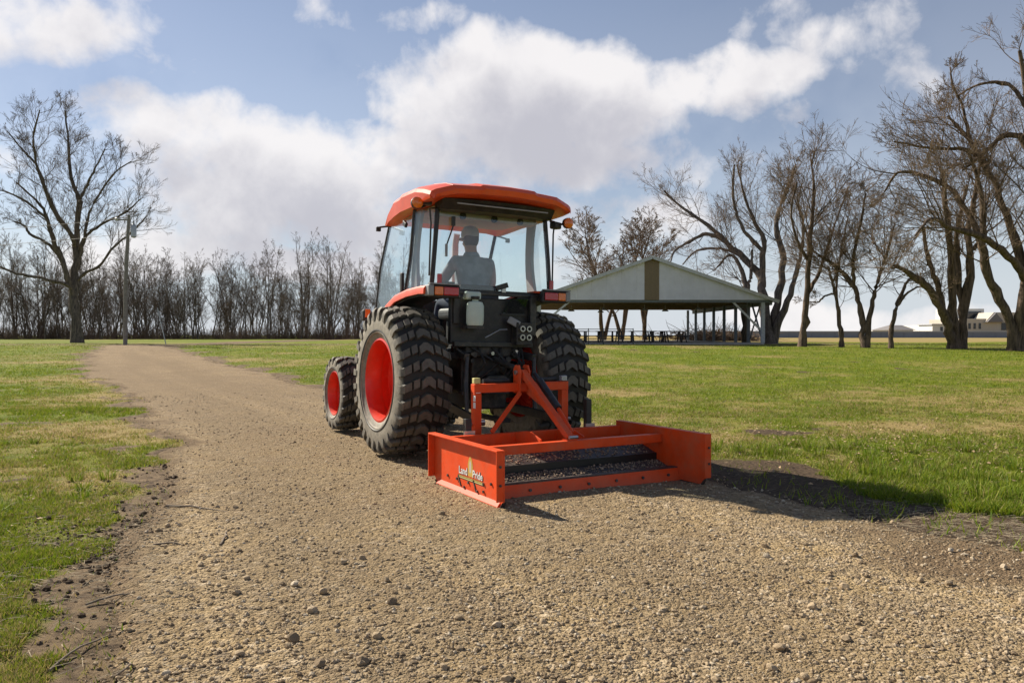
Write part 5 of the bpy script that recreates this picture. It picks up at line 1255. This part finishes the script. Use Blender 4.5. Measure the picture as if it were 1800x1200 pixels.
# ------------------------------------------------------------------ driver
def driver():
    J = {}
    def P(n, x, y, z, r): J[n] = (Vector((x + .06, y, z)), r)
    P('pelvis', 0, .16, 1.545, (.165, .13)); P('waist', 0, .13, 1.70, (.165, .125)); P('chest', 0, .13, 1.88, (.205, .135)); P('neckbase', 0, .15, 2.015, (.105, .085)); P('neck', 0, .175, 2.085, (.058, .06))
    P('skull', 0, .20, 2.17, (.078, .09)); P('crown', 0, .205, 2.265, (.070, .085))
    for s, t in ((-1, 'L'), (1, 'R')):
        P('sh' + t, s * .205, .14, 1.965, (.075, .075)); P('el' + t, s * .30, .26, 1.74, (.055, .055)); P('fo' + t, s * .27, .42, 1.70, (.046, .046)); P('wr' + t, s * .20, .60, 1.70, (.030, .034)); P('ha' + t, s * .185, .68, 1.715, (.042, .022))
        P('hip' + t, s * .10, .20, 1.52, (.10, .10)); P('kn' + t, s * .14, .62, 1.56, (.068, .068)); P('ca' + t, s * .14, .70, 1.35, (.058, .058)); P('an' + t, s * .14, .70, 1.11, (.042, .045)); P('to' + t, s * .15, .86, 1.065, (.045, .035))
    E_ = [('pelvis', 'waist'), ('waist', 'chest'), ('chest', 'neckbase'), ('neckbase', 'neck'), ('neck', 'skull'), ('skull', 'crown')]
    for t in 'LR': E_ += [('chest', 'sh' + t), ('sh' + t, 'el' + t), ('el' + t, 'fo' + t), ('fo' + t, 'wr' + t), ('wr' + t, 'ha' + t), ('pelvis', 'hip' + t), ('hip' + t, 'kn' + t), ('kn' + t, 'ca' + t), ('ca' + t, 'an' + t), ('an' + t, 'to' + t)]
    for t, s in (('L', -1), ('R', 1)):       # fingers curled round the wheel rim, and a thumb
        h = J['ha' + t][0]
        for k in range(4):
            b = h + Vector((s * -.030 + s * .02 * k, .02, .012 - .004 * k)); J[f'f{t}{k}a'] = (b, (.010, .010)); J[f'f{t}{k}b'] = (b + Vector((0, .038, -.006)), (.009, .009)); J[f'f{t}{k}c'] = (b + Vector((0, .045, -.034 - .002 * k)), (.008, .008))
            E_ += [('ha' + t, f'f{t}{k}a'), (f'f{t}{k}a', f'f{t}{k}b'), (f'f{t}{k}b', f'f{t}{k}c')]
        J[f't{t}a'] = (h + Vector((s * -.045, -.005, .004)), (.011, .011)); J[f't{t}b'] = (h + Vector((s * -.062, .03, -.01)), (.009, .009)); E_ += [('ha' + t, f't{t}a'), (f't{t}a', f't{t}b')]
    names = list(J); idx = {n: i for i, n in enumerate(names)}
    me = bpy.data.meshes.new('person'); me.from_pydata([J[n][0] for n in names], [(idx[a], idx[b]) for a, b in E_], [])
    o = bpy.data.objects.new('person', me); col.objects.link(o)
    md = o.modifiers.new('skin', 'SKIN')
    for i, n in enumerate(names):
        r_ = J[n][1]; sv = me.skin_vertices[0].data[i]; sv.radius = r_; sv.use_root = (n == 'pelvis')
    sb = o.modifiers.new('sub', 'SUBSURF'); sb.levels = 2; sb.render_levels = 2
    bpy.context.view_layer.update()
    dg = bpy.context.evaluated_depsgraph_get(); nm = bpy.data.meshes.new_from_object(o.evaluated_get(dg)); o.modifiers.clear(); o.data = nm; nm.name = 'person'
    nm.materials.clear(); 
    for k in ('shirt', 'jeans', 'skin', 'black'): nm.materials.append(M[k])
    for p in nm.polygons:
        c = p.center; i = 0
        if c.z > 2.055: i = 2
        elif c.y > .53 and c.z > 1.645 : i = 2
        elif c.z < 1.12: i = 3
        elif c.z < 1.56 or (c.y > .36 and c.z < 1.645): i = 1
        p.material_index = i; p.use_smooth = True
    # nose and ears are drawn out of the head surface itself
    hc = Vector((.06, .20, 2.19))
    for v in nm.vertices:
        d = v.co - hc
        if v.co.z > 2.08 and d.length < .2:
            if d.y > .06 and abs(d.x) < .022 and -.035 < d.z < .03: v.co.y += .022
            if abs(d.x) > .055 and abs(d.y) < .03 and -.03 < d.z < .03: v.co.x += math.copysign(.016, d.x)
    o.location = TR_LOC; o.rotation_euler = TR_ROT
    cp = MB().lathe([(-.035, .094), (.0, .102), (.05, .096), (.088, .068), (.104, .02), (.105, .001)], 28, 2); cp.v = [(x * .93, y * 1.08, z) for x, y, z in cp.v]
    cp.add([(-.075, .085, -.028), (.075, .085, -.028), (.06, .175, -.04), (0, .195, -.042), (-.06, .175, -.04), (-.075, .085, -.018), (.075, .085, -.018), (.06, .175, -.03), (0, .195, -.032), (-.06, .175, -.03)], [(4, 3, 2, 1, 0), (5, 6, 7, 8, 9), (0, 1, 6, 5), (1, 2, 7, 6), (2, 3, 8, 7), (3, 4, 9, 8), (4, 0, 5, 9)])
    c = cp.build('cap', M['cap'], o, smooth=True, loc=(.06, .205, 2.262))
    hr = MB().lathe([(-.075, .070), (-.05, .086), (-.01, .094), (.03, .093)], 24, 2); hr.v = [(x * .92, y * .9 - .012, z) for x, y, z in hr.v if True]; hr.build('hair', M['hair'], o, smooth=True, loc=(.06, .195, 2.225))
    cl = MB().lathe([(-.02, .085), (.02, .072), (.03, .074), (-.005, .092)], 22, 2, closed=True); cl.build('collar', M['shirt'], o, smooth=True, loc=(.06, .165, 2.045))
    tag(o, 'person in cap and grey-blue shirt seated in the tractor cab, back turned', 'person')
driver()

# ------------------------------------------------------------------ grading scraper (origin under the middle of its rear edge)
def text_mesh(txt, size):
    cu = bpy.data.curves.new('lettering', 'FONT'); cu.body = txt; cu.size = size; cu.align_x = 'CENTER'; cu.extrude = 0.0006; cu.offset = 0.0012
    ob = bpy.data.objects.new('lettering', cu); col.objects.link(ob); bpy.context.view_layer.update()
    me = bpy.data.meshes.new_from_object(ob.evaluated_get(bpy.context.evaluated_depsgraph_get())); bpy.data.objects.remove(ob); bpy.data.curves.remove(cu); me.materials.clear(); return me
def scraper():
    S = empty('grading_scraper', (0.754, 5.962, 0.002), R(29.2)); O = M['scraper']
    tag(S, 'orange grading scraper with raised side plates hitched behind the tractor', 'scraper')
    xo, xp, L, H = .985, .92, 1.195, .412
    for s in (-1, 1):
        m = MB(); m.prism([(.0, .055), (.045, .0), (1.12, .0), (L, .06), (L, H), (0, H)], 0, s * xp, s * (xp + .010))
        m.span((s * (xp + .0102), .0, H - .012), (s * xo, L, H)); m.span((s * (xp + .0102), L - .012, .055), (s * xo, L, H - .0122)); m.span((s * (xp + .0102), 0, .055), (s * xo, .012, H - .0122))
        m.prism([(s * (xp + .0102), .0005), (s * (xp + .035), .0005), (s * (xp + .035), .012), (s * (xp + .0102), .045)], 1, .05, 1.1)
        pl = m.build('side_plate', O, S, bevel=.002)
        MB().prism([(.0, .050), (.042, -.010), (1.10, -.012), (1.16, .03), (1.10, -.004), (.05, -.003)], 0, s * (xp - .012), s * (xp + .022)).build('skid_shoe', M['worn'], pl)
        for (y, z) in [(.30, .13), (.30, .075), (.55, .10), (.75, .10), (.92, .10), (.18, .15), (.62, .055), (.40, .06)]:
            MB().cyl((s * (xp + .009), y, z), (s * (xp + .020), y, z), .011, 6).build('bolt', M['worn'], pl)
        for (y, z) in [(.0, .17), (.0, .30)]: MB().cyl((s * (xp + .038), -.001, z), (s * (xp + .038), -.009, z), .010, 8).build('bolt', M['worn'], pl)
        for y0 in (.42, .68): MB().bar((s * (xp + .012), y0, .055), (s * (xp + .012), y0 + .05, .13), .008, .014).build('slot', M['worn'], pl)
        # nameplate print on the outer face
        xx = s * (xp + .0106)
        def face(me, y, z, dx, name, mat):
            o = link_mesh(name, me, mat, pl); o.location = (xx + s * dx, y, z)
            o.rotation_euler = Matrix(((0, 0, s), (s, 0, 0), (0, 1, 0))).to_euler(); return o
        yc = .52
        face(text_mesh('Land', .082), yc + (.125 if s < 0 else -.125), .150, .0012, 'lettering', M['ink_and_gap']); face(text_mesh('Pride', .082), yc + (-.125 if s < 0 else .125), .150, .0012, 'lettering', M['ink_and_gap'])
        face(text_mesh('Land', .078), yc + (.122 if s < 0 else -.122), .152, .0026, 'lettering', M['label']); face(text_mesh('Pride', .078), yc + (-.122 if s < 0 else .122), .152, .0026, 'lettering', M['label'])
        def flat(poly, dx, name, mat): MB().prism([(yc + s * a, b) for a, b in poly], 0, xx, xx + s * dx).build(name, mat, pl)
        tw = [(-.040, .150), (.040, .150), (.042, .235), (.028, .275), (.010, .298), (-.010, .298), (-.028, .275), (-.042, .235)]
        flat(tw, .0008, 'emblem', M['gold'])
        flat([(-.016, .18), (.016, .18), (.016, .25), (0, .272), (-.016, .25)], .0011, 'emblem_inset', M['stucco'])
        flat([(-.225, .112), (.225, .112), (.215, .140), (-.215, .140)], .0007, 'nameplate_bar', M['ink_and_gap'])
        flat([(-.215, .118), (.215, .118), (.208, .126), (-.208, .126)], .0012, 'nameplate_line', M['yellow'])
        flat([(-.210, .130), (.210, .130), (.206, .137), (-.206, .137)], .0012, 'nameplate_line', M['gold'])
    # cross members
    cb = MB().span((-xp + .001, .53, .285), (xp - .001, .60, .358)).build('cross_tube', O, S, bevel=.006)
    MB().box((-.78, .5285, .318), (.13, .002, .030)).build('decal', M['gold'], cb)
    rb = MB(); rb.prism([(.30, -.004), (.315, -.004), (.345, .095), (.330, .095)], 0, -xp + .001, xp - .001); rear = rb.build('rear_blade', O, S)
    MB().prism([(.331, .0955), (.40, .0955), (.40, .104), (.331, .104)], 0, -xp + .002, xp - .002).build('blade_ledge', M['worn'], rear)
    for k in range(7):
        x = -.80 + k * .267; MB().cyl((x, .318, .045), (x, .303, .048), .012, 8).build('bolt', M['worn'], rear)
    for (y0, z0, y1, z1, nm) in ((.42, .080, .585, .130, 'blade_bed'), (.615, .185, .88, .262, 'blade_bed')):
        MB().prism([(y0, z0), (y1, z1), (y1, z1 - .014), (y0, z0 - .030)], 0, -xp + .002, xp - .002).build(nm, M['worn'], S)
        MB().span((-xp + .003, y0 - .012, z0 - .09), (xp - .003, y0 - .0005, z0 + .002)).build('gap_shade_edge', M['ink_and_gap'], S)  # edge riser coloured black to draw the shaded gap along each bed
    fb = MB().span((-xp + .001, 1.12, .10), (xp - .001, 1.135, .372)); fb.span((-xp + .001, 1.136, .335), (xp - .001, 1.18, .372)); fb.build('front_board', O, S, bevel=.003)
    for x in (-.20, .22): MB().prism([(1.118, .37), (1.118, .20), (.80, .30), (.70, .345), (.70, .36), (.86, .405), (.98, .400)], 0, x - .006, x + .006).build('gusset', O, S, bevel=.002)
    # headstock
    hy = 1.38
    for s in (-1, 1):
        u = MB().span((s * .45 - .035, hy - .035, .12), (s * .45 + .035, hy + .035, .705)).build('upright', O, S, bevel=.005)
        MB().bar((s * .45, hy - .036, .30), (s * .45, 1.182, .30), .06, .10).build('hitch_arm', O, S, bevel=.004)
        MB().bar((s * .45, hy - .036, .17), (s * .45, 1.137, .17), .06, .06).build('hitch_arm', O, S, bevel=.004)
        MB().cyl((s * .45 - .09, hy + .02, .43), (s * .45 + .09, hy + .02, .43), .018, 12).build('hitch_pin', M['steel'], u)
        MB().box((s * .45, hy, .81), (.06, .05, .05)).build('cap_block', M['yellow' if s < 0 else 'galv'], u, bevel=.006)
        MB().bar((s * .04, hy - .06, .70), (s * .40, 1.19, .375), .014, .045).build('brace', O, S, bevel=.003)
    for z in (.60, .66): MB().box((-.486, hy - .036, z), (.003, .04, .05)).build('warning_label', M['label'], S)
    MB().box((-.45, hy - .0365, .735), (.045, .002, .06)).build('warning_label', M['label'], S)
    MB().span((-.485, hy - .038, .706), (.485, hy + .038, .782)).build('top_beam', O, S, bevel=.005)
    MB().cyl((-.36, hy + .05, .80), (-.10, hy + .05, .80), .022, 10).build('manual_tube', M['black'], S); MB().cyl((.16, hy + .05, .80), (.40, hy + .05, .80), .022, 10).build('manual_tube', M['black'], S)
    for s in (-1, 1): MB().prism([(hy - .07, .69), (hy + .05, .69), (hy + .05, .90), (hy + .02, .94), (hy - .05, .94), (hy - .08, .88)], 0, s * .045 - .007, s * .045 + .007).build('mast_plate', O, S, bevel=.002)
    MB().cyl((-.075, hy - .02, .875), (.075, hy - .02, .875), .02, 12).build('mast_pin', M['steel'], S)
    MB().bar((0, hy - .03, .88), (0, .575, .372), .055, .055).build('mast_strut', O, S, bevel=.005)
    MB().span((-.05, .545, .3585), (.05, .62, .368)).build('strut_foot', O, S); MB().cyl((-.04, .53, .385), (.04, .53, .385), .014, 8).build('strut_bolt', M['steel'], S)
    cy = MB().tube([(.11, hy - .06, .86), (.115, hy - .15, .79)], .020, 10).build('hydraulic_cylinder', M['blackmetal'], S, smooth=True)
    MB().tube([(.115, hy - .13, .805), (.13, hy - .42, .575)], .034, 14).build('barrel', M['blackmetal'], cy, smooth=True)
    MB().tube([(.13, hy - .42, .575), (.142, .76, .385)], .018, 10).build('rod', O, cy, smooth=True)
    for (x, y0) in ((.62, 1.20), (-.60, 1.22)):
        st = MB().span((x - .028, y0 - .0, .20), (x + .028, y0 + .056, .62 if x > 0 else .50)).build('parking_stand', M['black'], S, bevel=.004)
        MB().span((x - .05, y0 - .0, .33), (x + .05, y0 - .018, .40)).build('stand_clip', M['steel'], st)
    # gravel riding on the blade beds
    rng = np.random.default_rng(5); n = 1700; X = rng.uniform(-.89, .89, n); b = rng.integers(0, 2, n); t = rng.random(n) ** .8
    y = np.where(b == 0, .425 + .155 * t, .62 + .25 * t); z = np.where(b == 0, .082 + .047 * t, .187 + .072 * t) + .004; s_ = .005 + .010 * rng.random(n) ** 3
    me = stones_mesh('carried_gravel', X, y, z, s_); o = link_mesh('carried_gravel', me, M['carried'], S); o['kind'] = 'stuff'
M['carried'] = pmat('carried_soil', (0.30, 0.225, 0.165), 0.95, var=0.45, vscale=25, spec=0.1)
scraper()
